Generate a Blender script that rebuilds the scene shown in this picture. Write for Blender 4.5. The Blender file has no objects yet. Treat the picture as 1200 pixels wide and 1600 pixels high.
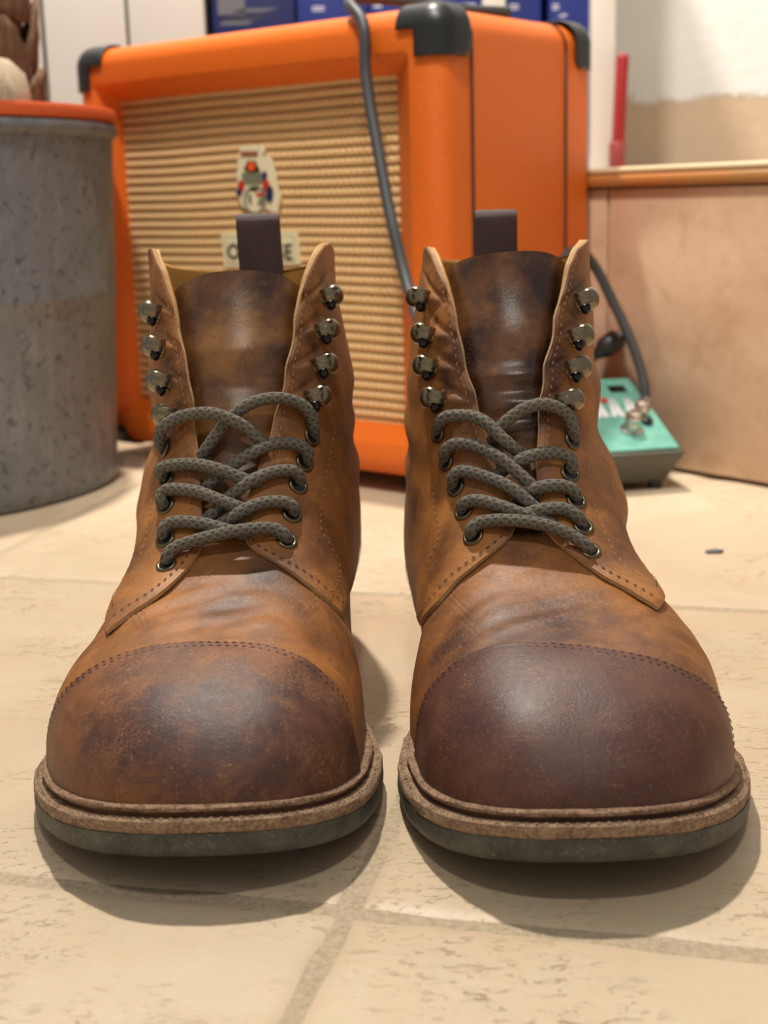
import bpy, bmesh, math, random
import numpy as np
from mathutils import Vector, Matrix
PI = math.pi
random.seed(7); rng = np.random.default_rng(7)
S = bpy.context.scene
COL = S.collection

# ---------------------------------------------------------------- camera
F_PX, PITCH, ROLL, EYE = 2124.0, 0.2266, -0.027, 0.21
cam = bpy.data.cameras.new('camera')
cam.sensor_fit = 'VERTICAL'; cam.sensor_height = 36.0; cam.lens = F_PX / 1600 * 36.0
cam.clip_start = 0.02
cam.dof.use_dof = True; cam.dof.focus_distance = 0.50; cam.dof.aperture_fstop = 13.0
cam_ob = bpy.data.objects.new('camera', cam); COL.objects.link(cam_ob)
cam_ob.matrix_world = (Matrix.Translation((0, 0, EYE)) @ Matrix.Rotation(PI / 2 - PITCH, 4, 'X') @ Matrix.Rotation(ROLL, 4, 'Z'))
S.camera = cam_ob

# ---------------------------------------------------------------- light and exposure
W = bpy.data.worlds.new('world'); S.world = W; W.use_nodes = True
bg = W.node_tree.nodes['Background']; bg.inputs[0].default_value = (1.0, 0.95, 0.89, 1); bg.inputs[1].default_value = 0.32
def lamp(name, loc, target, power, size, color):
    l = bpy.data.lights.new(name, 'AREA'); l.shape = 'DISK'; l.size = size; l.energy = power; l.color = color
    o = bpy.data.objects.new(name, l); COL.objects.link(o); o.location = loc
    o.rotation_euler = (Vector(target) - Vector(loc)).to_track_quat('-Z', 'Y').to_euler()
    return o
def bulb(name, loc, power, radius, color):
    l = bpy.data.lights.new(name, 'POINT'); l.shadow_soft_size = radius; l.energy = power; l.color = color
    o = bpy.data.objects.new(name, l); COL.objects.link(o); o.location = loc; return o
bulb('ceiling_bulb_rear', (-0.20, 1.32, 1.95), 185.0, 0.045, (1.0, 0.93, 0.83))
lamp('ceiling_spot_front', (0.03, -0.42, 1.9), (0.0, 0.9, 0.1), 8.5, 0.16, (1.0, 0.94, 0.85))
sp = bpy.data.lights.new('added_back_wall_fill', 'SPOT'); sp.energy = 120.0; sp.spot_size = 0.95; sp.spot_blend = 0.6; sp.shadow_soft_size = 0.06; sp.color = (1.0, 0.95, 0.88)  # added fill spot to brighten back wall and amplifier, not a known fitting
spo = bpy.data.objects.new('added_back_wall_fill', sp); COL.objects.link(spo); spo.location = (-0.25, 0.15, 2.0)
spo.rotation_euler = (Vector((0.05, 1.55, 0.35)) - spo.location).to_track_quat('-Z', 'Y').to_euler()
S.view_settings.view_transform = 'Standard'; S.view_settings.look = 'None'
S.view_settings.gamma = 1.0; S.view_settings.use_curve_mapping = False
S.view_settings.exposure = 0.04

# ---------------------------------------------------------------- helpers
def srgb(r, g, b):
    f = lambda c: (c / 255 / 12.92) if c / 255 <= 0.04045 else ((c / 255 + 0.055) / 1.055) ** 2.4
    return (f(r), f(g), f(b), 1.0)

def obj(name, verts, faces, mat, parent=None, smooth=True, mats=None, fmat=None, uv=None, attr=None):
    me = bpy.data.meshes.new(name)
    me.from_pydata([tuple(map(float, v)) for v in verts], [], [tuple(int(i) for i in f) for f in faces])
    for m in (mats or [mat]): me.materials.append(m)
    if fmat is not None: me.polygons.foreach_set('material_index', np.asarray(fmat, dtype=np.int32))
    me.polygons.foreach_set('use_smooth', np.full(len(me.polygons), bool(smooth)))
    if uv is not None:
        l = me.uv_layers.new(name='UVMap'); vi = np.zeros(len(me.loops), dtype=np.int32); me.loops.foreach_get('vertex_index', vi)
        l.data.foreach_set('uv', np.asarray(uv, dtype=np.float32)[vi].ravel())
    if attr is not None:
        for k, a in attr.items():
            at = me.attributes.new(k, 'FLOAT', 'POINT'); at.data.foreach_set('value', np.asarray(a, dtype=np.float32))
    me.update()
    o = bpy.data.objects.new(name, me); COL.objects.link(o)
    if parent is not None: o.parent = parent
    return o

def from_bm(name, bm, mat, parent=None, smooth=True):
    bmesh.ops.recalc_face_normals(bm, faces=bm.faces)
    me = bpy.data.meshes.new(name); bm.to_mesh(me); bm.free()
    for m in (mat if isinstance(mat, (list, tuple)) else [mat]): me.materials.append(m)
    me.polygons.foreach_set('use_smooth', np.full(len(me.polygons), bool(smooth)))
    o = bpy.data.objects.new(name, me); COL.objects.link(o)
    if parent is not None: o.parent = parent
    return o

def sharp(o, ang=0.6):
    me = o.data; bm = bmesh.new(); bm.from_mesh(me)
    for e in bm.edges:
        if len(e.link_faces) == 2 and e.calc_face_angle(0) > ang: e.smooth = False
    bm.to_mesh(me); bm.free(); return o

def thing(name, label, cat, loc=(0, 0, 0), rotz=0, group=None):
    o = bpy.data.objects.new(name, None); COL.objects.link(o); o.empty_display_size = 0.02
    o.location = loc; o.rotation_euler = (0, 0, rotz); o['label'] = label; o['category'] = cat
    if group: o['group'] = group
    return o
def tag(o, label, cat, group=None):
    o['label'] = label; o['category'] = cat
    if group: o['group'] = group
    return o
def struct(o): o['kind'] = 'structure'; return o
def stuff(o): o['kind'] = 'stuff'; return o

def bm_box(bm, c, s, bevel=0.0, seg=2, rot=None):
    r = bmesh.ops.create_cube(bm, size=1.0); vs = r['verts']
    M = Matrix.Translation(c) @ (rot or Matrix.Identity(4)) @ Matrix.Diagonal((*s, 1))
    bmesh.ops.transform(bm, matrix=M, verts=vs)
    if bevel > 0:
        es = list({e for v in vs for e in v.link_edges})
        bmesh.ops.bevel(bm, geom=es, offset=bevel, segments=seg, profile=0.5, affect='EDGES')
def box(name, c, s, mat, parent=None, bevel=0.001, seg=2, smooth=True, rot=None):
    bm = bmesh.new(); bm_box(bm, c, s, bevel, seg, rot)
    return sharp(from_bm(name, bm, mat, parent, smooth))

def grid_faces(nr, nc, base=0, closed=False, flip=False):
    f = []
    for r in range(nr - 1):
        for c in range(nc if closed else nc - 1):
            a = base + r * nc + c; b = base + r * nc + (c + 1) % nc
            q = (a, b, b + nc, a + nc); f.append(q[::-1] if flip else q)
    return f

def lathe(name, prof, mat, parent=None, seg=48, center=(0, 0, 0), smooth=True, jitter=None):
    prof = np.asarray(prof, float); a = np.linspace(0, 2 * PI, seg, endpoint=False)
    V = np.stack([prof[:, None, 0] * np.cos(a), prof[:, None, 0] * np.sin(a), prof[:, None, 1] + 0 * a], -1)
    if jitter is not None: V = jitter(V)
    V = V.reshape(-1, 3) + np.asarray(center)
    return sharp(obj(name, V, grid_faces(len(prof), seg, closed=True), mat, parent, smooth), 0.9)

def catmull(pts, n=12):
    P = np.asarray(pts, float); P = np.concatenate([[2 * P[0] - P[1]], P, [2 * P[-1] - P[-2]]])
    out = []
    for i in range(1, len(P) - 2):
        p0, p1, p2, p3 = P[i - 1], P[i], P[i + 1], P[i + 2]
        for t in np.linspace(0, 1, n, endpoint=False):
            out.append(0.5 * (2 * p1 + (p2 - p0) * t + (2 * p0 - 5 * p1 + 4 * p2 - p3) * t * t + (3 * p1 - p0 - 3 * p2 + p3) * t ** 3))
    out.append(P[-2]); return np.array(out)
def resample(P, step):
    P = np.asarray(P, float)
    d = np.r_[0, np.cumsum(np.linalg.norm(np.diff(P, axis=0), axis=1))]
    n = max(2, int(round(d[-1] / step)) + 1); s = np.linspace(0, d[-1], n)
    return np.stack([np.interp(s, d, P[:, i]) for i in range(P.shape[1])], -1)

def tube_geo(P, rad, seg=10, base=0, vscale=1.0):
    P = np.asarray(P, float); n = len(P); rad = np.broadcast_to(rad, (n,))
    T = np.gradient(P, axis=0); T /= np.maximum(np.linalg.norm(T, axis=1, keepdims=True), 1e-9)
    N = np.zeros_like(P); ref = np.array([0, 0, 1.0]) if abs(T[0, 2]) < 0.9 else np.array([1.0, 0, 0])
    N[0] = np.cross(T[0], ref); N[0] /= np.linalg.norm(N[0])
    for i in range(1, n):
        v = N[i - 1] - T[i] * np.dot(N[i - 1], T[i]); N[i] = v / max(np.linalg.norm(v), 1e-9)
    B = np.cross(T, N); a = np.linspace(0, 2 * PI, seg + 1)
    V = P[:, None] + rad[:, None, None] * (N[:, None] * np.cos(a)[None, :, None] + B[:, None] * np.sin(a)[None, :, None])
    L = np.r_[0, np.cumsum(np.linalg.norm(np.diff(P, axis=0), axis=1))]
    uv = np.stack([np.broadcast_to(np.linspace(0, 1, seg + 1), (n, seg + 1)), np.broadcast_to(L[:, None] * vscale, (n, seg + 1))], -1)
    F = grid_faces(n, seg + 1, base, flip=True)
    V = V.reshape(-1, 3); uv = uv.reshape(-1, 2)
    c0 = base + len(V); V = np.concatenate([V, [P[0]], [P[-1]]]); uv = np.concatenate([uv, [[0, 0]], [[0, 0]]])
    for i in range(seg):
        F.append((c0, base + i, base + i + 1)); k = base + (n - 1) * (seg + 1); F.append((c0 + 1, k + i + 1, k + i))
    return V, F, uv
def tubes(name, paths, rad, mat, parent=None, seg=10):
    Vs, Fs, Us, b = [], [], [], 0
    for P in paths:
        V, F, U = tube_geo(P, rad, seg, b); Vs.append(V); Fs += F; Us.append(U); b += len(V)
    return obj(name, np.concatenate(Vs), Fs, mat, parent, True, uv=np.concatenate(Us))

# ---------------------------------------------------------------- camera rays used to survey where things stand
def ray(px, py):
    c, s = math.cos(ROLL), math.sin(ROLL); dx, dy = px - 600, py - 800
    X = c * dx + s * dy; Y = -s * dx + c * dy
    x, u = X / F_PX, -Y / F_PX; cp, sp = math.cos(PITCH), math.sin(PITCH)
    return np.array([x, cp + u * sp, u * cp - sp])
EYEP = np.array([0, 0, EYE])
def at_z(px, py, z): d = ray(px, py); return EYEP + d * ((z - EYE) / d[2])
def at_y(px, py, y): d = ray(px, py); return EYEP + d * (y / d[1])
def at_plane(px, py, p, n): d = ray(px, py); return EYEP + d * (np.dot(np.asarray(p) - EYEP, n) / np.dot(d, n))

# ---------------------------------------------------------------- materials
class NT:
    def __init__(s, name):
        s.m = bpy.data.materials.new(name); s.m.use_nodes = True; s.t = s.m.node_tree; s.n = s.t.nodes
        s.b = s.n['Principled BSDF']
    def add(s, kind, **kw):
        n = s.n.new(kind)
        for k, v in kw.items():
            if k in n.inputs.keys(): s.set(n.inputs[k], v)
            else: setattr(n, k, v)
        return n
    def set(s, sock, v):
        if isinstance(v, bpy.types.NodeSocket): s.t.links.new(v, sock)
        else: sock.default_value = v
    def coord(s, kind='Object', scale=(1, 1, 1), rot=(0, 0, 0), loc=(0, 0, 0)):
        if kind == 'World': o = s.add('ShaderNodeNewGeometry').outputs['Position']
        else: o = s.add('ShaderNodeTexCoord').outputs[kind]
        mp = s.add('ShaderNodeMapping'); s.set(mp.inputs['Vector'], o)
        mp.inputs['Scale'].default_value = scale; mp.inputs['Rotation'].default_value = rot; mp.inputs['Location'].default_value = loc
        return mp.outputs[0]
    def noise(s, vec, scale, detail=4, rough=0.55, dist=0.0):
        n = s.add('ShaderNodeTexNoise'); s.set(n.inputs['Vector'], vec)
        n.inputs['Scale'].default_value = scale; n.inputs['Detail'].default_value = detail
        n.inputs['Roughness'].default_value = rough; n.inputs['Distortion'].default_value = dist
        return n.outputs['Fac']
    def vor(s, vec, scale, feature='F1', out='Distance'):
        n = s.add('ShaderNodeTexVoronoi'); n.feature = feature; s.set(n.inputs['Vector'], vec); n.inputs['Scale'].default_value = scale
        return n.outputs[out]
    def ramp(s, fac, *stops, mode='LINEAR'):
        r = s.add('ShaderNodeValToRGB'); r.color_ramp.interpolation = mode; s.set(r.inputs[0], fac)
        e = r.color_ramp.elements
        while len(e) < len(stops): e.new(0.5)
        for i, (p, c) in enumerate(stops):
            e[i].position = p; e[i].color = c if isinstance(c, tuple) else (c, c, c, 1)
        return r.outputs[0]
    def math(s, op, a, b=0.0, clamp=False):
        n = s.add('ShaderNodeMath', operation=op); n.use_clamp = clamp; s.set(n.inputs[0], a); s.set(n.inputs[1], b); return n.outputs[0]
    def mix(s, fac, a, b, blend='MIX'):
        n = s.add('ShaderNodeMix', data_type='RGBA', blend_type=blend); s.set(n.inputs[0], fac); s.set(n.inputs[6], a); s.set(n.inputs[7], b); return n.outputs[2]
    def attr(s, name): n = s.add('ShaderNodeAttribute'); n.attribute_name = name; return n.outputs['Fac']
    def bump(s, h, strength=0.3, dist=0.001, normal=None):
        n = s.add('ShaderNodeBump'); n.inputs['Strength'].default_value = strength; n.inputs['Distance'].default_value = dist
        s.set(n.inputs['Height'], h)
        if normal is not None: s.set(n.inputs['Normal'], normal)
        return n.outputs[0]
    def out(s, color=None, rough=None, normal=None, metal=None, spec=None):
        for k, v in (('Base Color', color), ('Roughness', rough), ('Normal', normal), ('Metallic', metal), ('Specular IOR Level', spec)):
            if v is not None: s.set(s.b.inputs[k], v)
        return s.m

def leather(name, tan, mid, dark, amount, rough=0.5, stain_shade=True, seed=0.0, scuff=0.35, grain=0.35, spec=0.45):
    n = NT(name); v = n.coord(loc=(seed, seed * 0.7, seed * 0.3))
    big = n.noise(v, 28, 5, 0.6, 0.6); med = n.noise(v, 85, 6, 0.65, 0.4); fine = n.noise(v, 420, 5, 0.7); vf = n.noise(v, 1500, 3, 0.7)
    base = n.mix(n.ramp(big, (0.35, 0.0), (0.65, 1.0)), tan, mid)
    base = n.mix(n.math('MULTIPLY', n.ramp(med, (0.35, 0.0), (0.7, 1.0)), 0.55), base, mid)
    d = n.ramp(n.math('ADD', n.math('MULTIPLY', big, 0.6), n.math('MULTIPLY', med, 0.4)), (0.44, 0.0), (0.62, 1.0))
    d = n.math('MULTIPLY', d, amount)
    if stain_shade: d = n.math('ADD', d, n.math('MULTIPLY', n.attr('stain_shade'), n.math('ADD', 0.55, n.math('MULTIPLY', med, 0.9))), True)
    base = n.mix(d, base, dark)
    # worn lighter scuffs: clouds of fine abrasion plus crossing scratches
    pale = n.mix(0.45, tan, srgb(214, 168, 122))
    cloud = n.ramp(n.noise(n.coord(loc=(seed * 2, 1, 0)), 48, 4, 0.6), (0.42, 0.0), (0.66, 1.0))
    abr = n.ramp(n.noise(v, 900, 6, 0.8, 0.6), (0.50, 0.0), (0.66, 1.0))
    base = n.mix(n.math('MULTIPLY', n.math('MULTIPLY', abr, cloud), min(scuff * 1.5, 0.9)), base, pale)
    for i, (rot, sc_) in enumerate((((0.3, 0.5, 0.9), (1, 7, 1)), ((0.9, 0.2, -0.6), (7, 1, 1)), ((0.2, 0.9, 0.3), (1, 1, 8)))):
        scr = n.ramp(n.noise(n.coord(scale=sc_, rot=rot, loc=(seed, i * 3.0, 0)), 95, 5, 0.7, 0.5), (0.60, 0.0), (0.65, 1.0))
        base = n.mix(n.math('MULTIPLY', n.math('MULTIPLY', scr, abr), min(scuff * 2.0, 0.9)), base, pale)
    base = n.mix(n.math('MULTIPLY', n.ramp(fine, (0.3, 0.0), (0.75, 1.0)), 0.30), base, n.mix(0.5, base, (0.03, 0.012, 0.005, 1)))
    h = n.math('ADD', n.math('MULTIPLY', fine, 0.6), n.math('MULTIPLY', vf, 0.35)); h = n.math('ADD', h, n.math('MULTIPLY', med, 0.22))
    rg = n.math('ADD', rough - 0.09, n.math('MULTIPLY', fine, 0.18)); rg = n.math('SUBTRACT', rg, n.math('MULTIPLY', d, 0.08))
    return n.out(base, rg, n.bump(h, grain, 0.0008), spec=spec)

TAN, MID, DARK = srgb(176, 114, 54), srgb(136, 86, 46), srgb(66, 42, 34)
M = {}
M['vamp'] = leather('vamp_leather', TAN, MID, DARK, 0.40, 0.53, seed=1.3, spec=0.38)
M['vampR'] = leather('vamp_leather_dark', TAN, MID, srgb(70, 44, 38), 0.40, 0.52, seed=4.1, spec=0.38)
M['quarter'] = leather('quarter_leather', srgb(184, 121, 57), srgb(142, 90, 48), srgb(74, 45, 34), 0.40, 0.52, seed=7.7, scuff=0.25)
M['capL'] = leather('toe_leather_worn', srgb(146, 94, 54), srgb(104, 67, 50), srgb(72, 47, 45), 0.75, 0.54, seed=2.2, scuff=0.55, spec=0.32)
M['capR'] = leather('toe_leather_burgundy', srgb(114, 74, 56), srgb(94, 59, 49), srgb(74, 46, 43), 0.5, 0.49, seed=9.4, scuff=0.28, spec=0.36)
M['tongueL'] = leather('tongue_leather', srgb(166, 116, 56), srgb(122, 80, 48), srgb(64, 41, 38), 0.6, 0.36, seed=3.1, scuff=0.2, grain=0.22, spec=0.6)
M['tongueR'] = leather('tongue_leather_dark', srgb(158, 106, 56), srgb(104, 66, 44), srgb(48, 29, 28), 0.55, 0.33, seed=5.9, scuff=0.12, grain=0.22, spec=0.6)

def m_lining():
    n = NT('tan_lining'); v = n.coord()
    c = n.mix(n.noise(v, 60, 5), srgb(222, 168, 86), srgb(184, 130, 58))
    return n.out(c, 0.5, n.bump(n.noise(n.coord(scale=(1, 1, 0.25)), 160, 4), 0.3, 0.001))
M['lining'] = m_lining()
def m_edge():
    n = NT('raw_leather_edge'); v = n.coord()
    c = n.mix(n.noise(v, 500, 4), srgb(205, 168, 120), srgb(150, 108, 68))
    return n.out(c, 0.8, n.bump(n.noise(v, 900, 3), 0.5, 0.0006))
M['edge'] = m_edge()
def m_welt(name, a, b, seed):
    n = NT(name); v = n.coord(loc=(seed, 0, 0))
    f = n.noise(v, 900, 6, 0.75); g = n.noise(v, 140, 5, 0.6); st = n.noise(n.coord(scale=(1, 1, 5)), 260, 4)
    c = n.mix(n.ramp(g, (0.35, 0.0), (0.65, 1.0)), a, b); c = n.mix(n.ramp(f, (0.40, 0.0), (0.68, 1.0)), c, srgb(208, 174, 138))
    c = n.mix(n.ramp(st, (0.5, 0.0), (0.75, 0.8)), c, srgb(72, 48, 38))
    return n.out(c, 0.85, n.bump(n.math('ADD', f, n.math('MULTIPLY', st, 0.8)), 0.9, 0.0013))
M['welt'] = m_welt('frayed_welt', srgb(158, 118, 90), srgb(96, 62, 48), 0.0)
M['midsole'] = m_welt('rough_leather_edge', srgb(164, 134, 106), srgb(112, 82, 64), 3.0)
def m_rubber():
    n = NT('grey_rubber_sole'); v = n.coord()
    c = n.mix(n.ramp(n.noise(v, 70, 6, 0.65), (0.35, 0.0), (0.7, 1.0)), srgb(52, 52, 48), srgb(90, 92, 84))
    c = n.mix(n.ramp(n.noise(v, 600, 4, 0.7), (0.55, 0.0), (0.8, 0.6)), c, srgb(140, 140, 128))
    return n.out(c, 0.6, n.bump(n.noise(v, 400, 5), 0.35, 0.0008))
M['rubber'] = m_rubber()
def plain(name, c, rough=0.5, metal=0.0, var=0.15, scale=200, bump=0.15, spec=0.5):
    n = NT(name); v = n.coord(); f = n.noise(v, scale, 5, 0.6)
    col = n.mix(n.math('MULTIPLY', f, var * 2), c, (c[0] * 0.55, c[1] * 0.55, c[2] * 0.55, 1))
    return n.out(col, rough, n.bump(f, bump, 0.0006), metal, spec)
M['dark'] = plain('dark_gap', srgb(34, 24, 20), 0.9)
M['thread'] = plain('brown_thread', srgb(92, 56, 36), 0.8, scale=2000)
M['thread_pale'] = plain('tan_thread', srgb(170, 126, 88), 0.8, scale=2000)
M['brass'] = plain('aged_brass', srgb(128, 116, 90), 0.33, 0.9, 0.45, 700)
M['hook'] = plain('antique_bronze', srgb(150, 141, 120), 0.27, 0.92, 0.45, 600)
M['black_gloss'] = plain('black_hole', srgb(16, 15, 15), 0.2)
def m_lace():
    n = NT('braided_cotton_lace'); uv = n.add('ShaderNodeTexCoord').outputs['UV']
    sep = n.add('ShaderNodeSeparateXYZ'); n.set(sep.inputs[0], uv); u, vv = sep.outputs[0], sep.outputs[1]
    k = 2 * PI / 0.0034
    a = n.math('SINE', n.math('ADD', n.math('MULTIPLY', u, 2 * PI * 5), n.math('MULTIPLY', vv, k)))
    b = n.math('SINE', n.math('SUBTRACT', n.math('MULTIPLY', u, 2 * PI * 5), n.math('MULTIPLY', vv, k)))
    h = n.math('MAXIMUM', a, b); f = n.noise(n.coord(), 1600, 4, 0.7); f2 = n.noise(n.coord(), 60, 3)
    c = n.mix(n.ramp(h, (0.0, 0.0), (0.8, 1.0)), srgb(96, 91, 82), srgb(128, 122, 110))
    c = n.mix(n.ramp(f, (0.5, 0.0), (0.8, 0.7)), c, srgb(180, 172, 156)); c = n.mix(n.math('MULTIPLY', f2, 0.4), c, srgb(78, 74, 68))
    return n.out(c, 0.9, n.bump(n.math('ADD', n.math('MULTIPLY', h, 0.6), f), 0.8, 0.0006), spec=0.2)
M['lace'] = m_lace()
def m_tab():
    n = NT('brown_webbing'); v = n.coord()
    w = n.math('MULTIPLY', n.math('SINE', n.math('MULTIPLY', n.add('ShaderNodeSeparateXYZ', Vector=v).outputs[0], 7000.0)),
               n.math('SINE', n.math('MULTIPLY', n.add('ShaderNodeSeparateXYZ', Vector=v).outputs[2], 5200.0)))
    c = n.mix(n.math('MULTIPLY', n.noise(v, 120, 4), 0.8), srgb(66, 46, 46), srgb(92, 66, 62))
    return n.out(c, 0.6, n.bump(w, 0.5, 0.0004))
M['webbing'] = m_tab()
# ---------------------------------------------------------------- setting: floor tiles, raised step, walls
def m_tile():
    n = NT('stone_look_floor_tile'); v = n.coord('World')
    rnd = n.add('ShaderNodeObjectInfo').outputs['Random']
    big = n.noise(v, 7, 5, 0.6, 0.4); med = n.noise(v, 32, 6, 0.65, 0.6); fine = n.noise(v, 330, 5, 0.7)
    c = n.mix(n.ramp(big, (0.35, 0.0), (0.65, 1.0)), srgb(208, 191, 164), srgb(192, 172, 144))
    c = n.mix(n.math('MULTIPLY', n.ramp(med, (0.45, 0.0), (0.70, 1.0)), 0.6), c, srgb(204, 174, 146))
    c = n.mix(n.math('MULTIPLY', n.ramp(n.noise(v, 15, 4, 0.6, 0.8), (0.5, 0.0), (0.72, 1.0)), 0.5), c, srgb(196, 178, 152))
    c = n.mix(n.math('MULTIPLY', rnd, 0.16), c, srgb(188, 160, 122))
    vp = n.coord('World', scale=(1.0, 2.3, 1.0), rot=(0, 0, 0.25))
    pit = n.math('MULTIPLY', n.ramp(n.noise(vp, 125, 5, 0.72, 1.2), (0.572, 0.0), (0.65, 1.0)), n.ramp(n.noise(v, 9, 4, 0.6), (0.44, 0.0), (0.60, 1.0)))
    c = n.mix(n.math('MULTIPLY', pit, 0.7), c, srgb(164, 124, 88))
    c = n.mix(n.math('MULTIPLY', n.ramp(fine, (0.55, 0.0), (0.8, 1.0)), 0.25), c, srgb(176, 150, 118))
    h = n.math('SUBTRACT', n.math('ADD', n.math('MULTIPLY', med, 0.5), n.math('MULTIPLY', fine, 0.25)), n.math('MULTIPLY', pit, 0.9))
    r = n.math('ADD', 0.36, n.math('ADD', n.math('MULTIPLY', pit, 0.25), n.math('MULTIPLY', med, 0.12)))
    return n.out(c, r, n.bump(h, 0.55, 0.0016), spec=0.35)
def m_grout():
    n = NT('sandy_grout'); v = n.coord('World')
    c = n.mix(n.ramp(n.noise(v, 500, 4, 0.7), (0.35, 0.0), (0.7, 1.0)), srgb(198, 180, 152), srgb(166, 146, 120))
    return n.out(c, 0.9, n.bump(n.noise(v, 900, 4, 0.7), 0.7, 0.0012))
def m_plaster():
    n = NT('white_paint_over_beige_plaster'); v = n.coord('World')
    sep = n.add('ShaderNodeSeparateXYZ', Vector=v).outputs
    edge = n.math('ADD', n.math('MULTIPLY', n.math('SUBTRACT', n.noise(v, 26, 5, 0.65), 0.5), 0.055), n.math('MULTIPLY', n.math('SUBTRACT', n.noise(n.coord('World', scale=(1, 1, 0.25)), 240, 4, 0.7), 0.5), 0.02))
    t = n.math('ADD', sep[2], edge)
    paint = n.ramp(n.math('SUBTRACT', t, WALL_PAINT - 0.5), (0.4985, 0.0), (0.5015, 1.0))
    beige = n.mix(n.noise(v, 18, 5, 0.6), srgb(216, 192, 164), srgb(194, 168, 140))
    white = n.mix(n.noise(v, 22, 4), srgb(240, 238, 232), srgb(226, 224, 220))
    return n.out(n.mix(paint, beige, white), 0.75, n.bump(n.math('ADD', n.noise(v, 60, 5), n.math('MULTIPLY', paint, 1.4)), 0.4, 0.003))
def m_riser():
    n = NT('beige_wall_tile'); v = n.coord('World')
    c = n.mix(n.ramp(n.noise(v, 11, 5, 0.6), (0.35, 0.0), (0.65, 1.0)), srgb(214, 184, 154), srgb(194, 160, 130))
    c = n.mix(n.math('MULTIPLY', n.ramp(n.noise(v, 45, 6, 0.7), (0.5, 0.0), (0.75, 1.0)), 0.6), c, srgb(172, 136, 96))
    return n.out(c, 0.5, n.bump(n.noise(v, 120, 5), 0.2, 0.001))
TX, TY, TT, TS = -.0141, .3755, -.2456, .332
floor = struct(box('floor', (0.1, 1.0, -.0114), (3.6, 3.2, .020), m_grout(), None, 0))
MT = m_tile(); eT = np.array([math.cos(TT), math.sin(TT)]); gT = np.array([-math.sin(TT), math.cos(TT)])
RB, RD = np.array([.226, 1.0188]), np.array([.625, -.78]) / math.hypot(.625, .78); RN = np.array([RD[1], -RD[0]])   # riser line and its room-side normal
if RN[0] > 0: RN = -RN
def tile_mesh(k):
    n = 30; half = (TS - .0022) / 2; s = np.r_[-1, -.995, -.988, -.975, -.955, np.linspace(-.92, .92, n - 10), .955, .975, .988, .995, 1]; r = np.random.default_rng(k)
    X, Y = np.meshgrid(s * half, s * half); d = np.minimum(half - np.abs(X), half - np.abs(Y))
    ph = r.uniform(0, 6, 8)
    wx = .0007 * np.sin(Y * 60 + ph[0]) + .0005 * np.sin(Y * 150 + ph[1]); wy = .0007 * np.sin(X * 60 + ph[2]) + .0005 * np.sin(X * 150 + ph[3])
    Z = -.0020 * np.exp(-(d / .0032)**1.4) + .0004 * np.sin(X * 25 + ph[4]) * np.sin(Y * 31 + ph[5]) - .0004
    V = np.stack([X + wx * (np.abs(X) / half)**6, Y + wy * (np.abs(Y) / half)**6, Z], -1).reshape(-1, 3); N = len(s)
    ringi = [i for i in range(N)] + [i * N + N - 1 for i in range(1, N)] + [(N-1) * N + i for i in range(N - 2, -1, -1)] + [i * N for i in range(N - 2, 0, -1)]
    V2 = V[ringi].copy(); V2[:, 2] = -.0075; k0 = len(V); F = grid_faces(N, N)
    F += [(ringi[(i+1) % len(ringi)], ringi[i], k0 + i, k0 + (i+1) % len(ringi)) for i in range(len(ringi))]
    return np.concatenate([V, V2]), F
tile_src = []
for i in range(-5, 5):
    for j in range(-1, 4):
        c = np.array([TX, TY]) + eT * (i + .5) * TS + gT * (j + .5) * TS
        cor = [c + eT * a * TS / 2 + gT * b * TS / 2 for a in (-1, 1) for b in (-1, 1)]
        if all(np.dot(q - RB, RN) < 0.0 for q in cor) or abs(c[0]) > 1.35: continue
        if len(tile_src) < 4:
            V, F = tile_mesh(len(tile_src)); t = obj('tile', V, F, MT, floor, True); tile_src.append(t)
        else:
            t = tile_src[(i * 3 + j * 5) % 4].copy(); COL.objects.link(t)
        t.parent = floor; t.location = (c[0], c[1], 0); t.rotation_euler = (0, 0, TT + (PI / 2) * ((i + 2 * j) % 4))
# raised step on the right running back behind the amplifier
STEP = .2135
p0, p1 = RB + RD * .75, RB - RD * .602
poly = [p0 - RN * .008, p1 - RN * .008, (-1.35, p1[1]), (-1.35, 2.3), (1.7, 2.3), (1.7, p0[1])]
n = len(poly); V = [(x, y, 0) for x, y in poly] + [(x, y, STEP) for x, y in poly]
wall_right = struct(obj('wall_right', V, [(i, (i+1) % n, n + (i+1) % n, n + i) for i in range(n)] + [tuple(range(n))[::-1], tuple(range(n, 2*n))], plain('step_mortar', srgb(190, 170, 146), 0.9), None, False))
MR = m_riser(); rotR = Matrix.Rotation(math.atan2(RD[1], RD[0]), 4, 'Z')
j0 = at_plane(949, 360, (*RB, 0), (*RN, 0)); sj = np.dot(j0[:2] - RB, RD)
for k in range(-2, 3):
    s0, s1 = sj + k * .325 + .0012, sj + (k + 1) * .325 - .0012
    if s0 < -.60: s0 = -.60
    if s1 > .75: s1 = .75
    if s1 - s0 < .03: continue
    c = RB + RD * (s0 + s1) / 2 - RN * .004
    box('tile', (c[0], c[1], STEP / 2 + .001), (s1 - s0, .008, STEP - .004), MR, wall_right, .0012, 2, True, rotR)
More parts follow.
